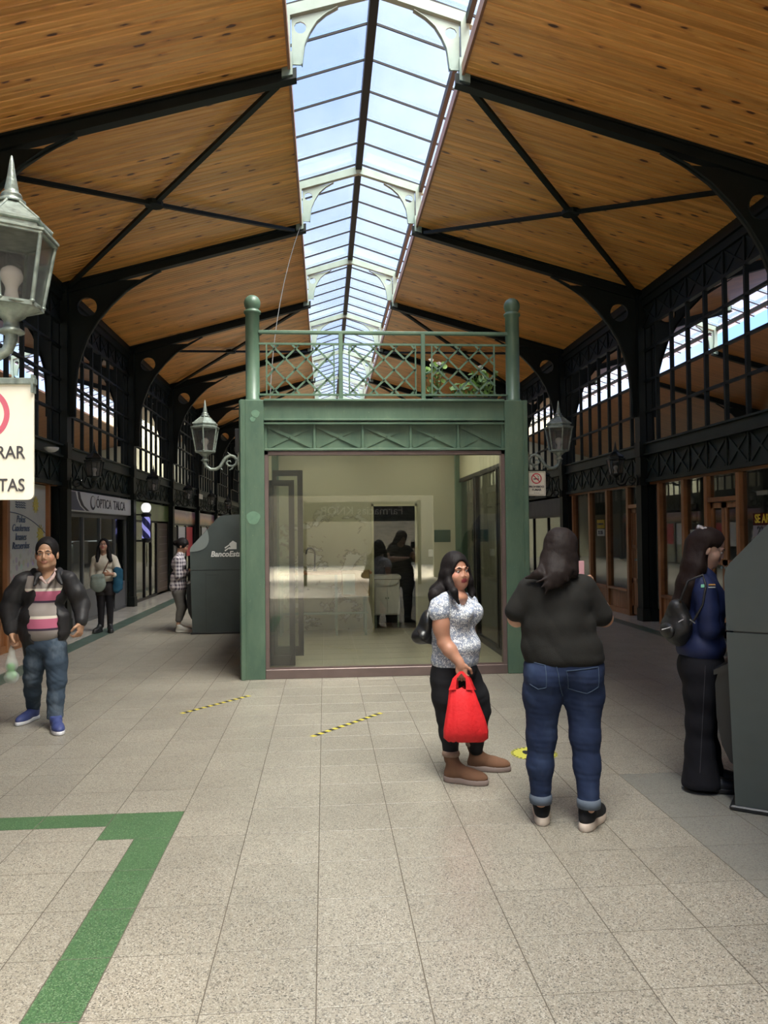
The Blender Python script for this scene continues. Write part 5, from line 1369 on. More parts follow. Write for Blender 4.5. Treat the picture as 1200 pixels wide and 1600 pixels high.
# ---- a head: f forward, u up, r to the figure's own right
def add_head(B, c, f, u, r, s=1.0, male=False, neck=None, nr=.052):
    W = lambda a, b, d: c+(r*a+f*b+u*d)*s
    ax = (r, f, u)
    B.el(W(0,-.012,.035), (.074*s,.092*s,.092*s), ax, .02, 0)
    B.el(W(0,.022,-.03), ((.061 if male else .057)*s,.066*s,.082*s), ax, .02, 0)
    B.el(W(0,.052,-.092), ((.030 if male else .024)*s,.026*s,.022*s), ax, .02, 0)
    for q in (-1, 1):
        B.el(W(q*.036,.048,-.030), (.026*s,.028*s,.030*s), ax, .015, 1)
        B.el(W(q*.078,-.008,-.010), (.010*s,.019*s,.031*s), ax, .006, 0)
        B.rc(W(q*.012,.084,.022), W(q*.046,.070,.020), .009*s, .008*s, .008, c=0)
        B.sub(W(q*.031,.098,.002), (.016*s,.016*s,.010*s), ax, .008)
        B.rc(W(q*.009,.092,-.034), W(q*.010,.088,-.036), .0075*s, .007*s, .004, c=0)
        if male: B.el(W(q*.045,.01,-.072), (.022*s,.035*s,.026*s), ax, .02, 0)
    nk = 1 if male else .82
    B.rc(W(0,.084,.012), W(0,.092+.005*male,-.026), .0066*s*nk, .0098*s*nk, .006, c=0)
    for q in (-1, 1): B.rc(W(q*.018,.0865,.0125), W(q*.044,.0745,.008), .0042*s, .0038*s, .003, c=0)
    lr = .0036 if male else .0040; lw = 1 if male else .8
    B.rc(W(-.020*lw,.082,-.059), W(.020*lw,.082,-.059), lr*s, lr*s, .004, c=2); B.rc(W(-.009,.0855,-.058), W(.009,.0855,-.058), lr*s, lr*s, .004, c=2)
    B.rc(W(-.013,.0825,-.066), W(.013,.0825,-.066), lr*1.2*s, lr*1.2*s, .004, c=2)
    if neck is not None: B.rc(W(0,-.022,-.06), neck, nr*s, nr*1.12, .03, c=0)
def face_parts(t, c, f, u, r, s=1.0, brow=None, look=(0,0)):
    W = lambda a, b, d: c+(r*a+f*b+u*d)*s
    for q in (-1, 1):
        e = W(q*.031,.0745,.0005)
        mb = MB(); mb.lathe([(0,-.0100),(.007,-.007),(.0100,0),(.007,.007),(0,.0100)], e, 12); ey = mb.obj('eye', M['eye'], t)
        MB().lathe([(0,-.0056),(.0045,-.003),(.0056,0),(.0045,.003),(0,.0056)], e+(f*.0060+r*look[0]+u*look[1])*s, 8).obj('iris', M['iris'], ey)
        mb = MB(); mb.tube([W(q*.013,.089,.021), W(q*.030,.088,.027), W(q*.043,.077,.022)], [.0035*s,.004*s,.002*s], 6); mb.obj('eyebrow', brow, t)
M['eye'] = mat('eye_white', (.42,.38,.35), .3); M['iris'] = mat('iris_dark', (.02,.012,.008), .15)
# ---- a hand: w wrist, d finger direction, n palm normal (curl towards n), th side of the thumb
def add_hand(B, w, d, n, th, curl=.5, s=1.0, c=0, spread=1.0):
    d = Vector(d).normalized(); n = Vector(n); n = (n-d*n.dot(d)).normalized(); x = Vector(th); x = (x-d*x.dot(d)-n*x.dot(n)).normalized()
    w = Vector(w)
    B.el(w+d*.045*s, (.040*s,.050*s,.016*s), (x, d, n), .012, c)
    B.rc(w-d*.02*s, w+d*.02*s, .024*s, .026*s, .012, c=c)
    L = (.068, .078, .072, .056)
    for i in range(4):
        b = w+(d*.082+x*(.030-.020*i))*s; a0 = curl*.5; l = L[i]*s
        p = b; ang = 0
        for k, fr in enumerate((.45, .32, .26)):
            ang += curl*(.65 if k == 0 else .85)
            q = p+(d*math.cos(ang)+n*math.sin(ang))*l*fr*1.05+x*(.0015*(1.5-i))*s*spread
            B.rc(p, q, (.0092-.0008*k)*s, (.0088-.0010*k)*s, .003, c=c); p = q
    b = w+(d*.022+x*.030)*s; q = b+(x*.028+d*.026+n*.012)*s; q2 = q+(x*.004+d*.026+n*.018)*s
    B.rc(w+d*.012*s+x*.012*s, b, .017*s, .015*s, .01, c=c); B.rc(b, q, .0125*s, .0105*s, .006, c=c); B.rc(q, q2, .0105*s, .0088*s, .004, c=c)
def arm(B, sh, el, wr, r=(.045,.036,.025), c=0):
    m = Vector(sh).lerp(Vector(el), .5); m2 = Vector(el).lerp(Vector(wr), .35)
    B.chain([sh, m, el, m2, wr], [r[0], r[0]*.96, r[1], r[1]*1.04, r[2]], .02, c=c)
def leg(B, hp, kn, an, r=(.085,.055,.038), c=0, calf=None):
    m = Vector(kn).lerp(Vector(an), .35)
    B.chain([hp, Vector(hp).lerp(Vector(kn), .5), kn, m, an], [r[0], r[0]*.86, r[1], (calf or r[1]*1.0), r[2]], .025, c=c)
def shoe(parent, an, f, length, up_m, sole_m, w=.042, h=.09, sole_h=.025, res=.006, boot=0.0, toe=0.0, hl=.0, sk=None):
    """an: point on the ground below the ankle; f: toe direction"""
    f = Vector(f).normalized(); r = f.cross(V(0,0,1)).normalized(); g = Vector(an); g.z = hl
    B = F(); L = length
    B.el(g+f*(L*.60)+V(0,0,sole_h+.010), (w*1.08, L*.37, .046), (r, f, (0,0,1)), .03)
    B.el(g+f*(L*.06)+V(0,0,sole_h+.020), (w*.88, L*.25, .06), (r, f, (0,0,1)), .03)
    B.rc(g+f*(L*.10)+V(0,0,sole_h+.05), g+f*.0+V(0,0,max(h, boot)), w*.85, w*(.95 if boot else .92), .03)
    B.rc(g+f*(L*.10)+V(0,0,sole_h+.055), g+f*(L*.5)+V(0,0,sole_h+.03), w*.8, w*.7, .03)
    B.cut(g+V(0,0,sole_h), (0,0,-1)); B.cut(g+V(0,0,max(h, boot)+.012), (0,0,1))
    o = B.mesh('shoe', up_m, parent, res)
    S_ = F(); S_.el(g+f*(L*.58)+V(0,0,sole_h*.5), (w*1.12, L*.41, .06), (r, f, (0,0,1)), .03); S_.el(g+f*(L*.05)+V(0,0,sole_h*.5), (w*.94, L*.26, .06), (r, f, (0,0,1)), .04)
    S_.cut(g+V(0,0,sole_h+.006), (0,0,1)); S_.cut(g+V(0,0,.0005), (0,0,-1))
    so_ = S_.mesh('sole', sole_m, o, res)
    return o
# ---------------------------------------------------------------- people
UP = V(0,0,1)
SK1 = [(.42,.235,.155), (.48,.24,.165), (.34,.09,.08)]
def person(loc, label): return thing('person', (loc[0], loc[1], 0), label, 'person')
blackhair = hair_mat('black_hair', (.010,.008,.008)); brownhair = hair_mat('dark_brown_hair', (.015,.008,.006))
def hair_cap(B, c, f, u, r, s=1.0, front=.055, low=-.02, t=.014):
    """scalp of hair: skull grown a little, face side cut out"""
    W = lambda a, b, d: c+(r*a+f*b+u*d)*s
    B.el(W(0,-.016,.036), ((.076+t)*s,(.094+t)*s,(.094+t)*s), (r,f,u), .02)
    return W

# === 1. woman in black T-shirt and rolled jeans, seen from behind
Y = 4.30
t = person(at(882,1290,Y), 'woman seen from behind in black T-shirt and rolled dark jeans with long dark hair')
f, u, r = basis((.12,.99,0)); P = lambda x, y, dy=0: at(x, y, Y+dy)
hc = P(876,866,.03); hf, hu, hr = basis((.42,.86,-.22))
B = F(); add_head(B, hc, hf, hu, hr, .98, neck=P(869,908,.0))
B.rc(P(869,915,.0), P(875,1015,.0), .08, .10, .05); 
shR, elR, wrR = P(915,922,.0), P(944,966,.05), at(928,925,Y+.27)
shL, elL, wrL = P(824,922,.0), P(807,966,.06), at(862,950,Y+.30)
arm(B, shR, elR, wrR, (.058,.047,.028)); arm(B, shL, elL, wrL, (.058,.047,.028))
add_hand(B, wrR, V(-.35,.1,.9), V(-.5,-.3,0), V(-.2,.9,.2), .9, .95)
add_hand(B, wrL, V(.9,.3,.1), V(0,.2,1), V(0,.9,.3), .8, .95)
for hp, kn, an in ((P(851,1050), P(846,1150,.02), P(845,1252,.03)), (P(908,1050), P(914,1150,-.02), P(920,1262,-.07))): leg(B, hp, kn, an, (.065,.044,.034))
B.mesh('body', M['skin'], t, .006, cols=SK1)
face_parts(t, hc, hf, hu, hr, .98, blackhair)
B = F(); B.k = .03
W = hair_cap(B, hc, hf, hu, hr, .98, t=.020)
B.el(W(0,-.05,-.03), (.088,.072,.11), (hr,hf,hu)); B.el(W(0,.0,.075), (.085,.085,.07), (hr,hf,hu))
B.rc(W(-.02,-.07,-.04), P(866,902,-.125), .075, .052, sq=(f,.65)); B.rc(W(.055,-.03,-.05), P(893,893,-.06), .050, .040); B.rc(P(878,895,-.11), P(858,915,-.145), .055, .022, sq=(f,.6))
B.rc(W(-.05,-.05,-.05), P(842,897,-.10), .045, .022, sq=(f,.5)); B.rc(P(843,897,-.10), P(822,903,-.07), .022, .008)
for i, (a, b) in enumerate(((852,928),(862,921),(846,918),(870,915),(838,910),(888,908))): B.rc(P(864+i*3,895,-.13), P(a,b,-.148), .020, .004, k=.012)
B.sub(W(0,.115,-.02), (.062,.07,.085), (hr,hf,hu), .015)
B.mesh('hair', hair_mat('brown_hair_back', (.012,.008,.007), .6), t, .0055, folds=.0018, fs=3.2)
tee = cloth('black_tee', (.012,.0115,.010), .85, .12)
B = F(); B.k = .05
B.el(P(869,940,.0), (.195,.125,.15), (r,f,u)); B.el(P(872,978,-.005), (.205,.140,.13), (r,f,u)); B.el(P(878,1010,-.01), (.220,.150,.115), (r,f,u)); B.el(P(882,1028,-.01), (.215,.15,.07), (r,f,u))
B.rc(P(832,915), P(906,915), .062, .062, .04); B.rc(P(862,903), P(878,903), .052, .052, .03)
B.rc(P(826,921), P(806,955,.02), .066, .062, .03); B.rc(P(914,921), P(938,960,.01), .070, .066, .03)
B.cut(P(945,1046), (-.10,0,-1)); 
B.sub(P(952,985,.02), (.06,.12,.035), None, .006) if False else None
B.mesh('t_shirt', tee, t, .0065, folds=.0050, fs=1.0, fd=(16,16,14))
jn = denim('dark_jeans', (.012,.020,.050), (.035,.055,.105), .5)
B = F(); B.k = .04
B.el(P(881,1040,-.0), (.222,.15,.12), (r,f,u)); B.el(P(851,1058,-.05), (.10,.10,.10), (r,f,u)); B.el(P(911,1058,-.05), (.10,.10,.10), (r,f,u))
B.chain([P(851,1060), P(848,1085), P(846,1150,.02), P(844,1195,.02), P(845,1243,.03)], [.108,.104,.078,.068,.055])
B.chain([P(909,1060), P(912,1085), P(914,1150,-.02), P(917,1195,-.03), P(920,1250,-.07)], [.112,.108,.078,.069,.057])
B.cut(P(880,1004), (0,0,1))
jo = B.mesh('jeans', jn, t, .006, folds=.0018, fs=2.4, seed=4)
cuffm = cloth('denim_cuff', (.085,.105,.135))
for x, y, dy, rr in ((845,1247,.03,.059), (920,1254,-.07,.061)):
    c = P(x, y, dy); mb = MB(); mb.lathe([(rr*.9,-.026),(rr*1.03,-.024),(rr*1.08,0),(rr*1.03,.024),(rr*.9,.026)], c, 22); mb.obj('rolled_cuff', cuffm, jo)
# back pockets and seams
st_ = cloth('seam_thread', (.05,.075,.12))
def surf_line(o, parent, pts, w, m, n='seam', back=-1, off=.003):
    """thin strip laid on the surface of o along the view direction"""
    out = []
    for p in pts:
        org = Vector(p)-Vector(wloc(o)); org.y = -2.0 if back < 0 else 2.0
        ok, loc, nn, _ = o.ray_cast(org, V(0, 1 if back < 0 else -1, 0))
        if ok: out.append(loc+nn*off+Vector(wloc(o)))
    if len(out) > 1: MB().tube(out, w, 5).obj(n, m, parent)
def interp(pts, n=10):
    o = []
    for a, b in zip(pts[:-1], pts[1:]):
        for i in range(n): o.append(Vector(a).lerp(Vector(b), i/n))
    o.append(Vector(pts[-1])); return o
dgu = bpy.context.view_layer; dgu.update()
pk = lambda L: interp([P(x, y) for x, y in L])
surf_line(jo, jo, pk([(818,1030),(842,1034),(842,1066),(832,1070),(822,1064)]), .0022, st_)
surf_line(jo, jo, pk([(872,1041),(922,1036),(922,1066),(905,1076),(880,1070),(872,1041)]), .0022, st_)
surf_line(jo, jo, pk([(856,1022),(862,1060),(872,1083)]), .0024, st_)
surf_line(jo, jo, pk([(856,1023),(880,1028),(925,1029)]), .0022, st_)
bs = cloth('black_knit', (.012,.012,.013)); cs = mat('cream_sole', (.50,.42,.35), .6, noise=.08)
for gx, gy, ff in ((1.205,4.355,(.24,.97,0)), (1.420,4.24,(.62,.78,0))):
    g = V(gx, gy, 0); shoe(t, g, ff, .265, bs, cs, .046, .135, .042)
ph_ = thing('phone', tuple(at(903,893,Y+.25)), 'small pink phone held up by the woman in the black T-shirt', 'phone')
c = at(904,892,Y+.25); MB().cbox(c.x-.035, c.x+.035, c.y-.005, c.y+.005, c.z-.06, c.z+.06, .004).obj('case', mat('pink_case', (.55,.30,.33), .4), ph_); MB().box(c.x-.03, c.x+.03, c.y+.005, c.y+.0055, c.z-.055, c.z+.055).obj('screen', M['black'], ph_)

# === 2. woman in floral blouse with red bag
Y = 5.22
t = person(at(712,1205,Y), 'woman in white and blue floral blouse and black trousers with brown boots')
f, u, r = basis((.76,-.65,0)); P = lambda x, y, dy=0: at(x, y, Y+dy)
hc = P(713,893,-.0); hf, hu, hr = basis((.38,-.92,.05), (-.05,-.03,1))
B = F(); add_head(B, hc, hf, hu, hr, .98, neck=P(709,932,.03), nr=.056)
B.el(hc+hf*.025-hu*.088, (.055,.050,.035), (hr,hf,hu), .02, c=0); B.el(hc+hf*.035-hu*.045, (.066,.050,.055), (hr,hf,hu), .02, c=0)
B.rc(P(710,940,.02), P(711,1020,.02), .08, .09, .05)
B.el(P(717,934,-.03), (.075,.05,.04), (r,f,u), .03)
shR, elR, wrR = P(687,944,-.13), P(694,1004,-.14), P(719,1037,-.20)
arm(B, shR, elR, wrR, (.046,.044,.029)); B.el(P(688,978,-.135), (.052,.052,.080), None, .03)
add_hand(B, wrR, V(.15,-.15,-1), V(.4,.55,0)+V(-.2,.5,0), V(.7,-.6,.1), 1.1, .98)
shL, elL, wrL = P(733,940,.14), P(734,990,.26), P(722,1020,.24)
arm(B, shL, elL, wrL, (.045,.042,.028)); add_hand(B, wrL, V(-.1,.1,-1), V(-.6,.3,0), V(.2,-.8,.2), .8, .95)
for hp, kn, an in ((P(700,1055,-.02), P(699,1115,-.03), P(705,1190,-.06)), (P(732,1055,.06), P(749,1108,.06), P(743,1172,.12))): leg(B, hp, kn, an, (.065,.044,.034))
B.mesh('body', M['skin'], t, .0055, cols=[(.40,.195,.125), (.50,.22,.15), (.22,.035,.04)])
face_parts(t, hc, hf, hu, hr, .98, blackhair)
B = F(); B.k = .025; W = hair_cap(B, hc, hf, hu, hr, .98, t=.014)
B.el(W(0,-.03,-.0), (.090,.085,.11), (hr,hf,hu)); 
B.chain([W(.068,-.03,-.02), W(.082,-.05,-.10), P(680,930,-.10), P(678,958,-.07)], [.050,.045,.042,.022]); B.chain([W(0,-.07,-.05), P(684,925,.04), P(677,945,.02)], [.07,.055,.03])
B.chain([W(.078,.020,.0), W(.083,.028,-.075), P(709,925,-.18), P(717,943,-.19)], [.022,.028,.024,.008]); B.chain([W(-.078,.005,.02), W(-.085,.01,-.07), P(737,925,.03), P(738,932,.0)], [.026,.030,.022,.010])
B.sub(W(0,.125,-.022), (.072,.092,.106), (hr,hf,hu), .010)
B.mesh('hair', blackhair, t, .005, folds=.0012, fs=3)
def floral():
    g = NT('floral_cloth'); tc = g.n('ShaderNodeTexCoord'); P_ = tc.outputs['Object']
    vo = g.n('ShaderNodeTexVoronoi', feature='DISTANCE_TO_EDGE'); vo.inputs['Scale'].default_value = 78; n = g.noise(P_, 40, 4, .6)
    ad = g.n('ShaderNodeVectorMath', operation='ADD'); nn = g.n('ShaderNodeTexNoise'); nn.inputs['Scale'].default_value = 22; g.l(P_, nn.inputs['Vector']); sc = g.n('ShaderNodeVectorMath', operation='SCALE'); sc.inputs['Scale'].default_value = .05; g.l(nn.outputs['Color'], sc.inputs[0]); g.l(P_, ad.inputs[0]); g.l(sc.outputs[0], ad.inputs[1]); g.l(ad.outputs[0], vo.inputs['Vector'])
    a = g.step(vo.outputs['Distance'], .13, .06); b = g.step(n, .52, .57)
    c = g.mix(g.math('MULTIPLY', a, .85), (.78,.80,.82), (.10,.12,.18)); v2 = g.n('ShaderNodeTexVoronoi', feature='F1'); v2.inputs['Scale'].default_value = 78; g.l(ad.outputs[0], v2.inputs['Vector']); s2 = g.n('ShaderNodeSeparateXYZ'); g.l(v2.outputs['Color'], s2.inputs[0]); c = g.mix(g.math('MULTIPLY', g.math('GREATER_THAN', s2.outputs[0], .68), .75), c, (.20,.24,.34)); c = g.mix(g.math('MULTIPLY', b, .35), c, (.17,.21,.30)); g.set('Base Color', c); g.set('Roughness', .8); g.set('Specular IOR Level', .2); return g.m
flm = floral()
B = F(); B.k = .045
B.el(P(707,950,.02), (.165,.115,.13), (r,f,u)); B.el(P(708,985,.02), (.165,.135,.12), (r,f,u)); B.el(P(713,1008,.01), (.172,.160,.11), (r,f,u)); B.el(P(711,1030,.02), (.175,.150,.09), (r,f,u))
for q in (-1, 1): B.el(P(708,957,.02)+f*.095+r*.072*q, (.080,.082,.080), (r,f,u), .05)
B.rc(P(690,940,-.11), P(726,938,.13), .055, .052, .04)
B.rc(shR+V(0,0,-.012), P(686,955,-.13), .064, .070, .02); B.rc(shL+V(0,0,-.01), P(736,955,.17), .060, .060, .02)
B.sub(hc+hf*.13-hu*.205, (.07,.09,.062), None, .012); B.sub(P(709,926,.02), (.066,.066,.05), None, .012)
B.cut(P(711,1044,0), (.06,0,-1))
bl_ = B.mesh('blouse', flm, t, .0055, folds=.0038, fs=1.1, seed=2)
B = F(); B.rc(P(684,957,-.14), P(684,961,-.145), .083, .086, .02); B.rc(P(684,957,-.14), P(684,961,-.145), .083, .086, .02)
bp_ = cloth('black_trousers', (.009,.009,.011), .8, .1)
B = F(); B.k = .035
B.el(P(711,1045,.02), (.168,.145,.12), (r,f,u)); B.el(P(697,1058,.02), (.10,.11,.10), (r,f,u))
B.chain([P(698,1065,-.03), P(698,1090,-.03), P(699,1120,-.03), P(702,1145,-.04), P(705,1184,-.06)], [.105,.092,.067,.062,.048]); B.chain([P(730,1065,.06), P(742,1088,.06), P(750,1110,.06), P(746,1135,.08), P(744,1170,.12)], [.105,.09,.066,.060,.047])
B.cut(P(711,1026), (0,0,1)); B.mesh('trousers', bp_, t, .006, folds=.003, fs=1.3, seed=7)
bm_, bsm = mat('brown_suede', (.13,.062,.032), .9, noise=.15, nscale=9, bump=.15), mat('taupe_sole', (.20,.15,.13), .7)
for x, y, Yy, ff in ((705,1213,5.14,(.90,-.43,0)), (741,1198,5.36,(.98,-.18,0))):
    g = at(x, y, Yy); g.z = 0; o = shoe(t, g, ff, .255, bm_, bsm, .051, .16, .032, boot=.165)
    c = Vector(g); MB().lathe([(.046,.165),(.056,.168),(.060,.182),(.056,.196),(.046,.198)], (c.x,c.y,0), 20).obj('fleece_collar', mat('fleece', (.22,.15,.11), .95, bump=.6, bscale=120), o)
# red bag (held: its own thing)
Yb = 5.0
rb = thing('red_bag', tuple(at(727,1160,Yb)), 'bright red cloth carrier bag held by the woman in the floral blouse', 'bag')
redm = mat('red_cloth', (.62,.018,.022), .6, spec=.3, noise=.06, bump=.3, bscale=50)
rows = []
prof = [(1074,702,738,.018),(1084,701,743,.035),(1100,699,749,.050),(1120,696,757,.065),(1140,693,763,.070),(1152,693,763,.055),(1158,700,756,.02)]
NB = 40
for (y, xa, xb, dp) in prof:
    row = []
    for i in range(NB+1):
        a = 2*PI*i/NB; ca, sa = math.cos(a), math.sin(a); xm, hw = (xa+xb)/2, (xb-xa)/2
        fold = 1+.10*math.sin(a*5+y*.02)+.06*math.sin(a*11+y*.05)
        q = at(xm+hw*abs(ca)**.7*(1 if ca > 0 else -1), y+(2 if i % 3 else -1)*(1 if y < 1075 else .5), Yb); q.y += dp*sa*fold; row.append(q)
    rows.append(row)
mb = MB(); mb.grid(rows); mb.add(rows[-1][:-1], [tuple(range(NB))]); mb.obj('pouch', redm, rb)
for dx, dy in ((0, -.03), (4, .03)):
    for (xa, xb) in ((707, 714), (734, 727)):
        A_ = at(xa+dx, 1078, Yb+dy); B_ = at((xa+xb)/2+dx*.6, 1060, Yb+dy*.7); C_ = at(721+dx*.5, 1049, Yb+dy*.4); mb = MB()
        pts = [A_, A_.lerp(B_, .5), B_, B_.lerp(C_, .5), C_]
        ww = [.024,.017,.013,.012,.011]; L_ = [p-V(w_,0,0) for p, w_ in zip(pts, ww)]; R2 = [p+V(w_,0,0) for p, w_ in zip(pts, ww)]
        mb.grid([L_, R2], True); mb.grid([[p+V(0,.004,0) for p in L_], [p+V(0,.004,0) for p in R2]], True); mb.obj('handle', redm, rb)
# black shoulder bag
sb = thing('shoulder_bag', tuple(at(661,1008,5.28)), 'black leather shoulder bag behind the elbow of the woman in the floral blouse', 'bag')
bl_m = mat('black_leather', (.010,.010,.010), .35, noise=.1, bump=.1)
B = F(); B.k = .03; Q = lambda x, y, dy=0: at(x, y, 5.26+dy)
B.el(Q(667,975), (.045,.07,.085), None); B.el(Q(659,993), (.055,.08,.05), None); B.rc(Q(672,960), Q(653,996), .035, .035); B.rc(Q(674,1000), Q(652,995), .03, .03)
so_b = B.mesh('pouch', bl_m, sb, .006, folds=.002)
mb = MB(); mb.tube([Q(668,960), Q(672,945,-.02), Q(680,930,-.08), Q(690,926,-.10)], .009, 6); mb.obj('strap', bl_m, sb)
mb = MB(); mb.tube([Q(652,985,-.07), Q(658,1000,-.08), Q(672,1006,-.06)], .003, 5); mb.obj('piping', M['alu'], sb)

# === 3. walking man
Y = 7.0
t = person(at(72,1135,Y), 'man in dark open jacket, striped polo shirt and faded jeans walking at the left')
f, u, r = basis((.10,-.99,0)); P = lambda x, y, dy=0: at(x, y, Y+dy)
s_ = 1.12; hc = P(73,866,-.03); hf, hu, hr = basis((.10,-.98,.02))
B = F(); add_head(B, hc, hf, hu, hr, s_, True, P(72,903,.02), .060)
B.rc(P(70,905,.02), P(70,1000,.02), .08, .09, .05)
shR, elR, wrR = P(34,908,.0), P(15,952,.02), P(19,988,-.03)
shL, elL, wrL = P(108,905,.0), P(127,945,.04), P(127,972,-.06)
arm(B, shR, elR, wrR, (.055,.043,.030)); arm(B, shL, elL, wrL, (.055,.043,.030))
add_hand(B, wrR, V(-.05,-.1,-1), V(.8,.2,0), V(.1,-1,0), 1.25, 1.1)
add_hand(B, wrL, V(-.1,-.15,-1), V(-.8,.3,0), V(-.1,-1,0), .9, 1.1)
for hp, kn, an in ((P(58,1010), P(51,1056,.05), P(51,1105,.25)), (P(86,1010), P(88,1060,-.05), P(86,1122,-.08))): leg(B, hp, kn, an, (.065,.044,.034))
B.mesh('body', M['skin'], t, .006, cols=[(.40,.225,.135), (.44,.22,.14), (.30,.13,.09)])
face_parts(t, hc, hf, hu, hr, s_, blackhair)
B = F(); B.k = .015; W = hair_cap(B, hc, hf, hu, hr, s_, t=.008)
B.el(W(0,-.03,.03), (.078,.083,.095), (hr,hf,hu))
B.sub(W(0,.125,-.02), (.090,.106,.140), (hr,hf,hu), .006)
for q_ in (-1, 1): B.sub(W(q_*.095,.025,-.03), (.035,.045,.05), (hr,hf,hu), .006)
B.sub(W(0,.10,-.05), (.10,.08,.09), (hr,hf,hu), .006); B.cut(W(0,0,-.055), (hf.x*.5*-1+0, -hf.y*.5*-1*-1, -1)) if False else B.cut(W(0,0,-.045), (0,0,-1))
B.mesh('hair', blackhair, t, .005, folds=.0008, fs=4)
zA = at(68, 984.5, Y-.15).z; per = .232
def polo():
    g = NT('striped_polo'); geo = g.n('ShaderNodeNewGeometry'); sx = g.n('ShaderNodeSeparateXYZ'); g.l(geo.outputs['Position'], sx.inputs[0])
    v = g.math('FRACT', g.math('DIVIDE', g.math('SUBTRACT', sx.outputs['Z'], zA-.006-per*3), per))
    q = g.n('ShaderNodeValToRGB'); q.color_ramp.interpolation = 'CONSTANT'; e = q.color_ramp.elements
    for i in range(3): e.new(.5)
    for i, (p, c) in enumerate(((0, (.035,.02,.04)), (.07, (.46,.12,.20)), (.42, (.66,.60,.50)), (.52, (.24,.21,.19)), (.985, (.035,.02,.04)))): e[i].position = p; e[i].color = (*c, 1)
    g.l(v, q.inputs['Fac']); g.set('Base Color', q.outputs['Color']); g.set('Roughness', .85); return g.m
B = F(); B.k = .05
B.el(P(70,925,.02), (.17,.12,.15), (r,f,u)); B.el(P(68,965,.0), (.165,.145,.15), (r,f,u)); B.el(P(68,985,.0), (.165,.14,.12), (r,f,u)); B.rc(P(45,906,.02), P(98,904,.02), .06, .06)
B.cut(P(68,1001), (0,0,-1)); B.sub(P(73,886,-.09), (.048,.07,.045), None, .008)
po = B.mesh('polo_shirt', polo(), t, .006, folds=.0028)
B = F(); B.k = .01
B.chain([P(58,893,-.02), P(64,903,-.10), P(71,911,-.155)], [.013,.014,.008]); B.chain([P(88,893,-.02), P(82,903,-.10), P(75,911,-.155)], [.013,.014,.008]); B.chain([P(58,893,-.02), P(62,890,.07), P(84,890,.07), P(88,893,-.02)], [.018]*4)
B.mesh('collar', cloth('collar_pale', (.42,.30,.27)), po, .005)
jk = mat('dark_jacket', (.020,.019,.020), .55, spec=.3, noise=.15, nscale=7, bump=.2, bscale=25)
B = F(); B.k = .045
B.el(P(70,928,.04), (.195,.135,.15), (r,f,u)); B.el(P(68,965,.03), (.195,.165,.16), (r,f,u)); B.el(P(70,988,.03), (.20,.165,.14), (r,f,u)); B.rc(P(44,903,.02), P(101,901,.02), .055, .055)
B.chain([shR, P(21,930,.01), elR, P(17,984,-.02)], [.070,.078,.082,.056], .03); B.chain([shL, P(119,925,.01), elL, P(127,970,-.05)], [.066,.070,.072,.052], .03)
B.rc(P(50,985,.0), P(48,1022,.02), .10, .055, .04); B.rc(P(95,965,.0), P(98,985,.0), .08, .06, .04)
B.chain([P(54,893,.03), P(60,899,-.09), P(54,915,-.15)], [.028,.026,.012], .01); B.chain([P(93,892,.03), P(88,899,-.09), P(96,912,-.15)], [.028,.026,.012], .01)
B.cut(P(98,991), (.55,0,-1)) if False else None
# open front: carve a slot so that the shirt shows
for yy, xa, xb in ((885,63,85),(897,60,86),(910,55,86),(925,50,88),(940,47,89),(955,46,90),(970,45,91),(985,44,93),(1000,44,96),(1015,56,110),(1030,62,130)):
    c = at((xa+xb)/2, yy, Y-.17); B.sub(c, ((xb-xa)/2/176*1.02, .135, .085), None, .010)
ja = B.mesh('jacket', jk, t, .0065, folds=.0050, fs=1.2, seed=9, fd=(26,26,9))
B = F(); B.k = .035; jf = denim('faded_jeans', (.035,.052,.075), (.14,.17,.20), .8)
B.el(P(72,1005,.02), (.165,.13,.12), (r,f,u))
B.chain([P(58,1015,.02), P(55,1035,.03), P(51,1058,.05), P(51,1080,.13), P(52,1102,.24)], [.092,.088,.072,.066,.060]); B.chain([P(86,1015,-.01), P(88,1035,-.03), P(89,1062,-.05), P(87,1090,-.06), P(86,1119,-.08)], [.095,.090,.074,.067,.064])
B.cut(P(72,990), (0,0,1)); B.cut(at(86,1122,Y-.08), (0,0,-1)); B.mesh('jeans', jf, t, .006, folds=.0035, fs=2.0, seed=3)
blu, wsl = mat('blue_trainer', (.035,.050,.16), .6, noise=.2), mat('white_sole', (.60,.60,.62), .5)
g = at(87,1131,6.88); g.z = 0; shoe(t, g, (.42,-.9,0), .285, blu, wsl, .048, .10, .030)
g = at(54,1116,7.26); g.z = 0; shoe(t, g, (-.22,-.97,0), .27, blu, wsl, .046, .10, .030)
# carrier bag
gb = thing('carrier_bag', tuple(at(18,1070,6.95)), "thin white plastic carrier bag with green goods in the walking man's hand", 'bag')
pl = bpy.data.materials.new('thin_plastic'); pl.use_nodes = True; q = pl.node_tree.nodes['Principled BSDF']; q.inputs['Base Color'].default_value = (.72,.76,.70,1); q.inputs['Alpha'].default_value = .32; q.inputs['Roughness'].default_value = .3
B = F(); B.k = .02; Q = lambda x, y, dy=0: at(x, y, 6.95+dy)
B.el(Q(18,1058), (.060,.045,.055)); B.el(Q(18,1040), (.052,.042,.06)); B.rc(Q(18,1035), Q(18,1008), .042, .012); B.mesh('bag_skin', pl, gb, .006, folds=.004, fs=2)
B = F(); B.el(Q(18,1055), (.045,.032,.045)); B.el(Q(17,1042), (.035,.03,.035)); B.mesh('green_goods', mat('green_pack', (.06,.34,.05), .4, noise=.4, nscale=14), gb, .006)

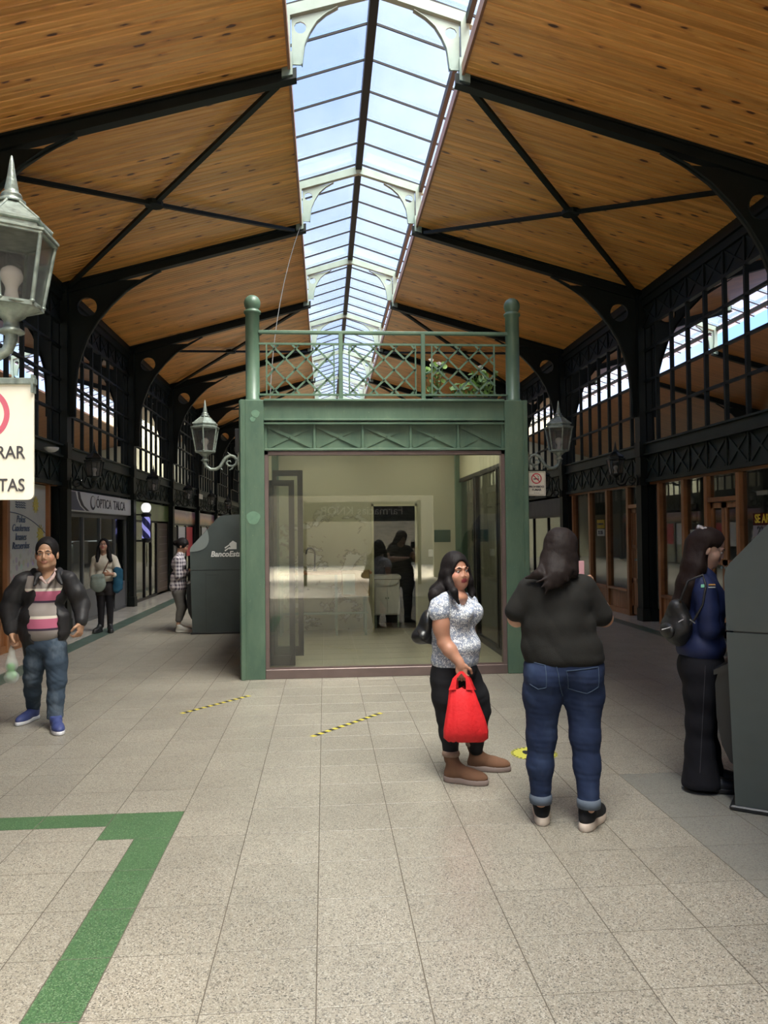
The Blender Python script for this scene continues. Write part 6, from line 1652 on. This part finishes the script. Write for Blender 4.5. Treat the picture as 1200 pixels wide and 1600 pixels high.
# === 4. woman in navy jacket at the cash machine
Y = 4.87
t = person(at(1100,1228,Y), 'woman in navy jacket and flared black trousers using the cash machine at the right')
f, u, r = basis((.90,-.43,0)); P = lambda x, y, dy=0: at(x, y, Y+dy)
hc = P(1108,858,.0); hf, hu, hr = basis((.82,-.40,-.30))
B = F(); add_head(B, hc, hf, hu, hr, .98, neck=P(1096,905,.01), nr=.05)
B.rc(P(1096,915), P(1094,1015), .08, .09, .05)
shR, elR, wrR = P(1101,925,-.13), P(1108,982,-.15), P(1120,985,-.03)
shL, elL, wrL = P(1101,925,.14), P(1108,978,.15), P(1120,978,.08)
arm(B, shR, elR, wrR, (.045,.038,.026)); arm(B, shL, elL, wrL, (.045,.038,.026))
add_hand(B, wrR, V(.8,.3,.1), V(0,.3,-1), V(0,1,.2), .5, .92); add_hand(B, wrL, V(.8,-.2,.1), V(0,-.3,-1), V(0,-1,.2), .5, .92)
for hp, kn, an in ((P(1097,1045,-.08), P(1093,1130,-.07), P(1096,1220,-.07)), (P(1097,1045,.08), P(1100,1130,.08), P(1110,1215,.08))): leg(B, hp, kn, an, (.062,.042,.032))
B.mesh('body', M['skin'], t, .006, cols=[(.43,.27,.20), (.45,.27,.20), (.30,.10,.09)])
face_parts(t, hc, hf, hu, hr, .98, brownhair)
B = F(); B.k = .02; W = hair_cap(B, hc, hf, hu, hr, .98, t=.012)
B.el(W(0,-.035,.035), (.088,.085,.095), (hr,hf,hu)); B.el(W(0,-.07,.07), (.06,.05,.055), (hr,hf,hu))
B.chain([W(0,-.09,.01), P(1084,885,.0), P(1074,912,.0), P(1064,945,-.01), P(1061,968,-.01)], [.068,.075,.066,.055,.026], .03)
B.chain([W(.05,-.04,-.02), P(1091,888,-.06), P(1079,915,-.07), P(1070,940,-.05)], [.045,.045,.042,.03])
B.sub(W(0,.130,-.015), (.085,.108,.118), (hr,hf,hu), .010); B.sub(W(.095,.055,-.035), (.050,.068,.085), (hr,hf,hu), .01)
B.mesh('hair', brownhair, t, .0055, folds=.0012, fs=3)
mb = MB(); c = W(0,-.075,.115)
for i in range(14):
    a = 2*PI*i/14; mb.lathe([(0,-.014),(.010,-.008),(.013,0),(.010,.008),(0,.014)], c+(hr*.036*math.cos(a)+hf*.03*math.sin(a))+hu*(.006*(i % 2)), 8)
mb.obj('scrunchie', mat('silver_scrunchie', (.42,.40,.40), .35, noise=.7, nscale=60), t)
nv = mat('navy_softshell', (.012,.020,.070), .6, spec=.3, noise=.08, bump=.05, bscale=100)
B = F(); B.k = .045
B.el(P(1099,930,.0), (.17,.115,.14), (r,f,u)); B.el(P(1098,975,.0), (.165,.125,.14), (r,f,u)); B.el(P(1095,1010,.0), (.18,.150,.12), (r,f,u)); B.rc(P(1097,912,-.10), P(1097,912,.10), .055, .055)
B.rc(P(1101,898,.0), P(1100,910,.0), .068, .075, .02); B.el(P(1118,945,.0), (.13,.08,.10), (r,f,u))
B.chain([shR, P(1106,955,-.15), elR, P(1119,984,-.05)], [.070,.066,.060,.045], .02); B.chain([shL, P(1106,955,.15), elL, P(1119,977,.09)], [.068,.064,.058,.045], .02)
B.sub(P(1108,886,-.01)+f*.03, (.05,.05,.045), None, .01); B.cut(P(1094,1029), (-.24,0,-1)); jkt = B.mesh('jacket', nv, t, .006, folds=.0035, fs=.9, seed=12)
dgu.update()
# sleeve badge laid on the sleeve, facing the camera side
def badge(o, parent, cx, cy, w, h, m, name, Yr):
    ok, loc, nn, _ = o.ray_cast(at(cx, cy, 1.0)-Vector(wloc(o)), (at(cx, cy, 6)-at(cx, cy, 1)).normalized())
    if not ok: return
    loc = loc+Vector(wloc(o)); x = V(nn.y*-1, nn.x, 0).normalized(); x = x if x.x > 0 else -x; z = nn.cross(x).normalized(); z = z if z.z > 0 else -z
    q = [loc+nn*.004-x*w/2-z*h/2, loc+nn*.004+x*w/2-z*h/2, loc+nn*.004+x*w/2+z*h/2, loc+nn*.004-x*w/2+z*h/2]
    mb = MB(); mb.add(q+[p-nn*.003 for p in q], [(0,1,2,3),(7,6,5,4),(0,4,5,1),(1,5,6,2),(2,6,7,3),(3,7,4,0)]); mb.obj(name, m, parent)
badge(jkt, jkt, 1100, 916, .034, .022, mat('badge_green', (.05,.30,.16), .5), 'badge_emblem', Y)
badge(jkt, jkt, 1112, 914, .050, .009, mat('badge_orange', (.45,.24,.06), .5), 'badge_line', Y)
badge(jkt, jkt, 1112, 918, .050, .006, mat('badge_pale', (.35,.40,.40), .5), 'badge_line', Y)
B = F(); B.k = .04; bt = cloth('black_flares', (.007,.007,.010), .85, .1)
B.el(P(1096,1035,.0), (.165,.140,.13), (r,f,u)); B.el(P(1086,1045,.0), (.14,.10,.11), (r,f,u))
B.chain([P(1096,1050,-.07), P(1096,1085,-.07), P(1093,1130,-.07), P(1093,1170,-.07), P(1096,1222,-.08)], [.115,.103,.080,.082,.118]); B.chain([P(1097,1050,.07), P(1100,1085,.08), P(1098,1130,.08), P(1104,1170,.08), P(1106,1212,.08)], [.112,.10,.078,.078,.105])
B.cut(P(1096,1012), (0,0,1)); B.cut(V(0,0,.03), (0,0,-1)); tr = B.mesh('flared_trousers', bt, t, .006, folds=.002, fs=1.2, seed=5)
dgu.update()
ln = []
for yy in range(1040, 1216, 8):
    xx = 1102-(yy-1040)*.05; ok, loc, nn, _ = tr.ray_cast(at(xx, yy, 1.0)-Vector(wloc(tr)), (at(xx, yy, 6)-at(xx, yy, 1)).normalized())
    if ok: ln.append(loc+nn*.0015+Vector(wloc(tr)))
if len(ln) > 2: MB().tube(ln, .0018, 4).obj('seam', cloth('seam_grey', (.06,.06,.07)), tr)
bk = mat('black_shoe', (.010,.010,.010), .5)
g = at(1088,1226,4.80); g.z = 0; shoe(t, g, (.93,-.36,0), .27, bk, bk, .045, .08, .03)
g = at(1092,1214,4.96); g.z = 0; shoe(t, g, (.93,-.36,0), .27, bk, bk, .045, .08, .03)
bp = thing('backpack', tuple(at(1056,1005,Y)), 'small black backpack worn by the woman in the navy jacket', 'backpack')
nyl = mat('black_nylon', (.010,.010,.010), .5, noise=.2, bump=.2, bscale=90)
B = F(); B.k = .035; B.el(P(1059,975,-.02), (.075,.13,.115), None); B.el(P(1050,985,-.02), (.055,.11,.07), None); B.rc(P(1058,950,-.06), P(1060,950,.06), .055, .055); B.rc(P(1062,998,-.06), P(1062,998,.04), .045, .045); bo = B.mesh('pack', nyl, bp, .006, folds=.0035, fs=1.4)
B = F(); B.k = .02; B.el(P(1043,985,-.05), (.035,.08,.05), None); B.mesh('front_pocket', nyl, bp, .006, folds=.002)
mb = MB(); mb.tube([P(1062,940,-.10), P(1075,908,-.15), P(1098,898,-.13), P(1103,915,-.20), P(1098,945,-.19), P(1085,968,-.17), P(1070,985,-.12)], [.008]*7, 6); mb.obj('strap', nyl, bp)
mb = MB(); mb.tube([P(1034,984,-.13), P(1042,982,-.14), P(1048,980,-.14)], .004, 5); mb.tube([P(1060,972,-.17), P(1068,968,-.17)], .004, 5); mb.tube([P(1078,968,-.19), P(1086,974,-.19)], .004, 5); mb.obj('buckle', mat('buckle', (.30,.29,.28), .4, .5), bp)
MB().cbox(P(1032,0).x-.006, P(1032,0).x+.006, Y-.10, Y-.08, P(0,1000).z, P(0,985).z, .003).obj('strap_tail', nyl, bp)

# === 5. plaid shirt, at the far cash machine
Y = 13.35
t = person(at(281,985,Y), 'woman in purple plaid shirt and grey trousers standing at the left cash machine')
f, u, r = basis((1,-.12,0)); P = lambda x, y, dy=0: at(x, y, Y+dy)
hc = P(285.5,853); hf, hu, hr = basis((.94,-.12,-.30))
B = F(); add_head(B, hc, hf, hu, hr, .98, neck=P(281,869)); B.rc(P(280,876), P(280,918), .07, .085, .05)
shR, elR, wrR = P(279,876,-.14), P(279,900,-.15), P(295,891,-.12); shL, elL, wrL = P(281,876,.14), P(283,901,.15), P(296,892,.05)
arm(B, shR, elR, wrR); arm(B, shL, elL, wrL); add_hand(B, wrR, V(1,.2,.3), V(0,.3,1), V(0,1,0), .7, .95); add_hand(B, wrL, V(1,-.2,.3), V(0,-.3,1), V(0,-1,0), .7, .95)
for hp, kn, an in ((P(279,925,-.07), P(283,948,-.07), P(278,977,-.07)), (P(280,925,.07), P(285,948,.07), P(279,975,.07))): leg(B, hp, kn, an, (.062,.042,.032))
B.mesh('body', M['skin'], t, .008, cols=SK1); face_parts(t, hc, hf, hu, hr, .98, blackhair)
B = F(); W = hair_cap(B, hc, hf, hu, hr, .98, t=.012); B.el(W(0,-.04,.03), (.086,.085,.09), (hr,hf,hu)); B.el(W(0,-.135,.01), (.045,.045,.045)); B.rc(W(.07,.04,.05), W(.07,.05,-.01), .018, .012)
B.sub(W(0,.12,-.03), (.07,.075,.09), (hr,hf,hu), .01); B.mesh('hair', blackhair, t, .008)
def plaid():
    g = NT('plaid'); tc = g.n('ShaderNodeTexCoord'); sx = g.n('ShaderNodeSeparateXYZ'); g.l(tc.outputs['Object'], sx.inputs[0])
    def w(v): return g.math('GREATER_THAN', g.math('FRACT', g.math('DIVIDE', v, .062)), .52)
    a = w(g.math('ADD', sx.outputs['X'], sx.outputs['Y'])); b = w(sx.outputs['Z'])
    c = g.mix(g.math('MULTIPLY', g.math('ADD', a, b), .5), (.62,.57,.58), (.07,.055,.085)); g.set('Base Color', c); g.set('Roughness', .85); return g.m
B = F(); B.k = .045
B.el(P(279,881), (.17,.115,.13), (r,f,u)); B.rc(P(282,866), P(280,874), .062, .08); B.el(P(279,903), (.165,.13,.15), (r,f,u)); B.el(P(279,916), (.175,.145,.12), (r,f,u)); B.rc(P(279,872,-.10), P(279,872,.10), .055, .055)
B.chain([shR, elR, P(292,893,-.12)], [.068,.060,.045], .02); B.chain([shL, elL, P(293,894,.07)], [.066,.058,.045], .02); B.cut(P(279,925), (-.05,0,-1)); B.mesh('plaid_shirt', plaid(), t, .008, folds=.004)
B = F(); B.el(P(280,925), (.15,.12,.10), (r,f,u)); B.chain([P(279,928,-.07), P(283,948,-.07), P(279,968,-.07)], [.095,.070,.052], .03); B.chain([P(281,928,.07), P(286,948,.07), P(281,966,.07)], [.095,.070,.052], .03); B.mesh('trousers', cloth('grey_trousers', (.13,.12,.11)), t, .008, folds=.004)
wm = mat('white_canvas', (.62,.60,.54), .7)
for yy in (-.07, .07): g = at(279,985,Y+yy); g.z = 0; shoe(t, g, (1,-.1,0), .25, wm, wm, .042, .12, .025, .008)

# === 6. woman looking up in front of the optician
Y = 13.55
t = person(at(165,985,Y), 'woman in cream blouse with shoulder bag looking up in front of the optician')
f, u, r = basis((.12,-.99,0)); P = lambda x, y, dy=0: at(x, y, Y+dy)
hc = P(162,853); hf, hu, hr = basis((.12,-.93,.36))
B = F(); add_head(B, hc, hf, hu, hr, .98, neck=P(162,871,.01)); B.rc(P(163,878), P(164,915), .07, .085, .05)
shR, elR, wrR = P(149,874), P(145,898), P(146,914,-.05); shL, elL, wrL = P(178,874), P(186,898,-.02), P(172,897,-.20)
arm(B, shR, elR, wrR); arm(B, shL, elL, wrL); add_hand(B, wrR, V(.1,-.1,-1), V(1,.2,0), V(0,-1,0), .7, .95); add_hand(B, wrL, V(-1,-.1,0), V(0,1,0), V(0,0,1), .8, .95)
for hp, kn, an in ((P(158,918), P(158,945), P(158,978)), (P(172,918), P(172,945), P(172,978))): leg(B, hp, kn, an, (.065,.042,.030))
B.mesh('body', M['skin'], t, .008, cols=SK1); face_parts(t, hc, hf, hu, hr, .98, blackhair)
B = F(); W = hair_cap(B, hc, hf, hu, hr, .98, t=.014); B.el(W(0,-.03,.01), (.09,.085,.11), (hr,hf,hu)); B.chain([W(.08,-.01,-.02), P(153,870,-.04), P(153,877,-.08)], [.035,.04,.03]); B.chain([W(-.08,-.01,-.02), P(171,870,-.04), P(173,876,-.08)], [.035,.04,.03])
B.sub(W(0,.125,-.022), (.070,.095,.108), (hr,hf,hu), .01); B.mesh('hair', blackhair, t, .008)
mb = MB()
for q_ in (-1, 1):
    ring = [hc+(hr*(q_*.031+.024*math.cos(a))+hf*.098+hu*(.002+.019*math.sin(a)))*.98 for a in [2*PI*i/14 for i in range(15)]]; mb.tube(ring, .0022, 4)
mb.obj('glasses', M['black'], t)
cbm = cloth('cream_blouse', (.58,.53,.44)); B = F(); B.k = .045
B.el(P(163,881), (.165,.115,.13), (r,f,u)); B.el(P(164,900), (.155,.12,.13), (r,f,u)); B.rc(P(152,871), P(174,871), .05, .05); B.rc(P(156,868,.02), P(169,868,.02), .045, .045); B.chain([shR, elR, wrR], [.062,.055,.040], .02); B.chain([shL, elL, P(178,898,-.12)], [.064,.056,.040], .02); B.cut(P(164,911), (0,0,-1)); B.mesh('blouse', cbm, t, .008, folds=.004)
B = F(); B.el(P(165,916), (.16,.125,.11), (r,f,u)); B.rc(P(158,920), P(158,928), .095, .09); B.rc(P(172,920), P(172,928), .095, .09); B.cut(P(165,930), (0,0,-1)); B.mesh('shorts', cloth('dark_shorts', (.03,.026,.027)), t, .008)
B = F(); B.chain([P(158,925), P(158,945), P(158,978)], [.088,.062,.045]); B.chain([P(172,925), P(172,945), P(172,978)], [.088,.062,.045]); B.mesh('tights', cloth('black_tights', (.011,.010,.012)), t, .008)
for x, ff in ((157,(-.2,-1,0)), (172,(.35,-1,0))): g = at(x,985,Y); g.z = 0; shoe(t, g, ff, .25, bk, bk, .045, .14, .03, .008, boot=.14)
hb = thing('handbag', tuple(at(153,925,Y-.2)), 'grey green slouchy handbag worn across the cream blouse', 'bag')
gm = mat('sage_leather', (.20,.24,.21), .55, noise=.12, bump=.2)
B = F(); B.k = .03; B.el(P(153,912,-.2), (.13,.055,.14)); B.rc(P(146,902,-.2), P(160,900,-.2), .04, .04); B.mesh('pouch', gm, hb, .008, folds=.005)
mb = MB(); mb.tube([P(159,900,-.2), P(164,889,-.17), P(170,877,-.08), P(172,873,.0)], .012, 6); mb.obj('strap', mat('brown_strap', (.10,.05,.03), .6), hb)
cd_ = thing('folded_cardigan', tuple(at(184,925,Y-.1)), 'teal blue cardigan folded over the forearm of the woman in the cream blouse', 'cardigan')
B = F(); B.k = .03; B.rc(P(183,892,-.08), P(182,922,-.08), .065, .055, sq=((0,1,0),.7)); B.rc(P(187,892,-.04), P(187,918,-.04), .05, .05); B.mesh('cloth', cloth('teal_knit', (.015,.075,.13)), cd_, .008, folds=.006, fs=1.3)
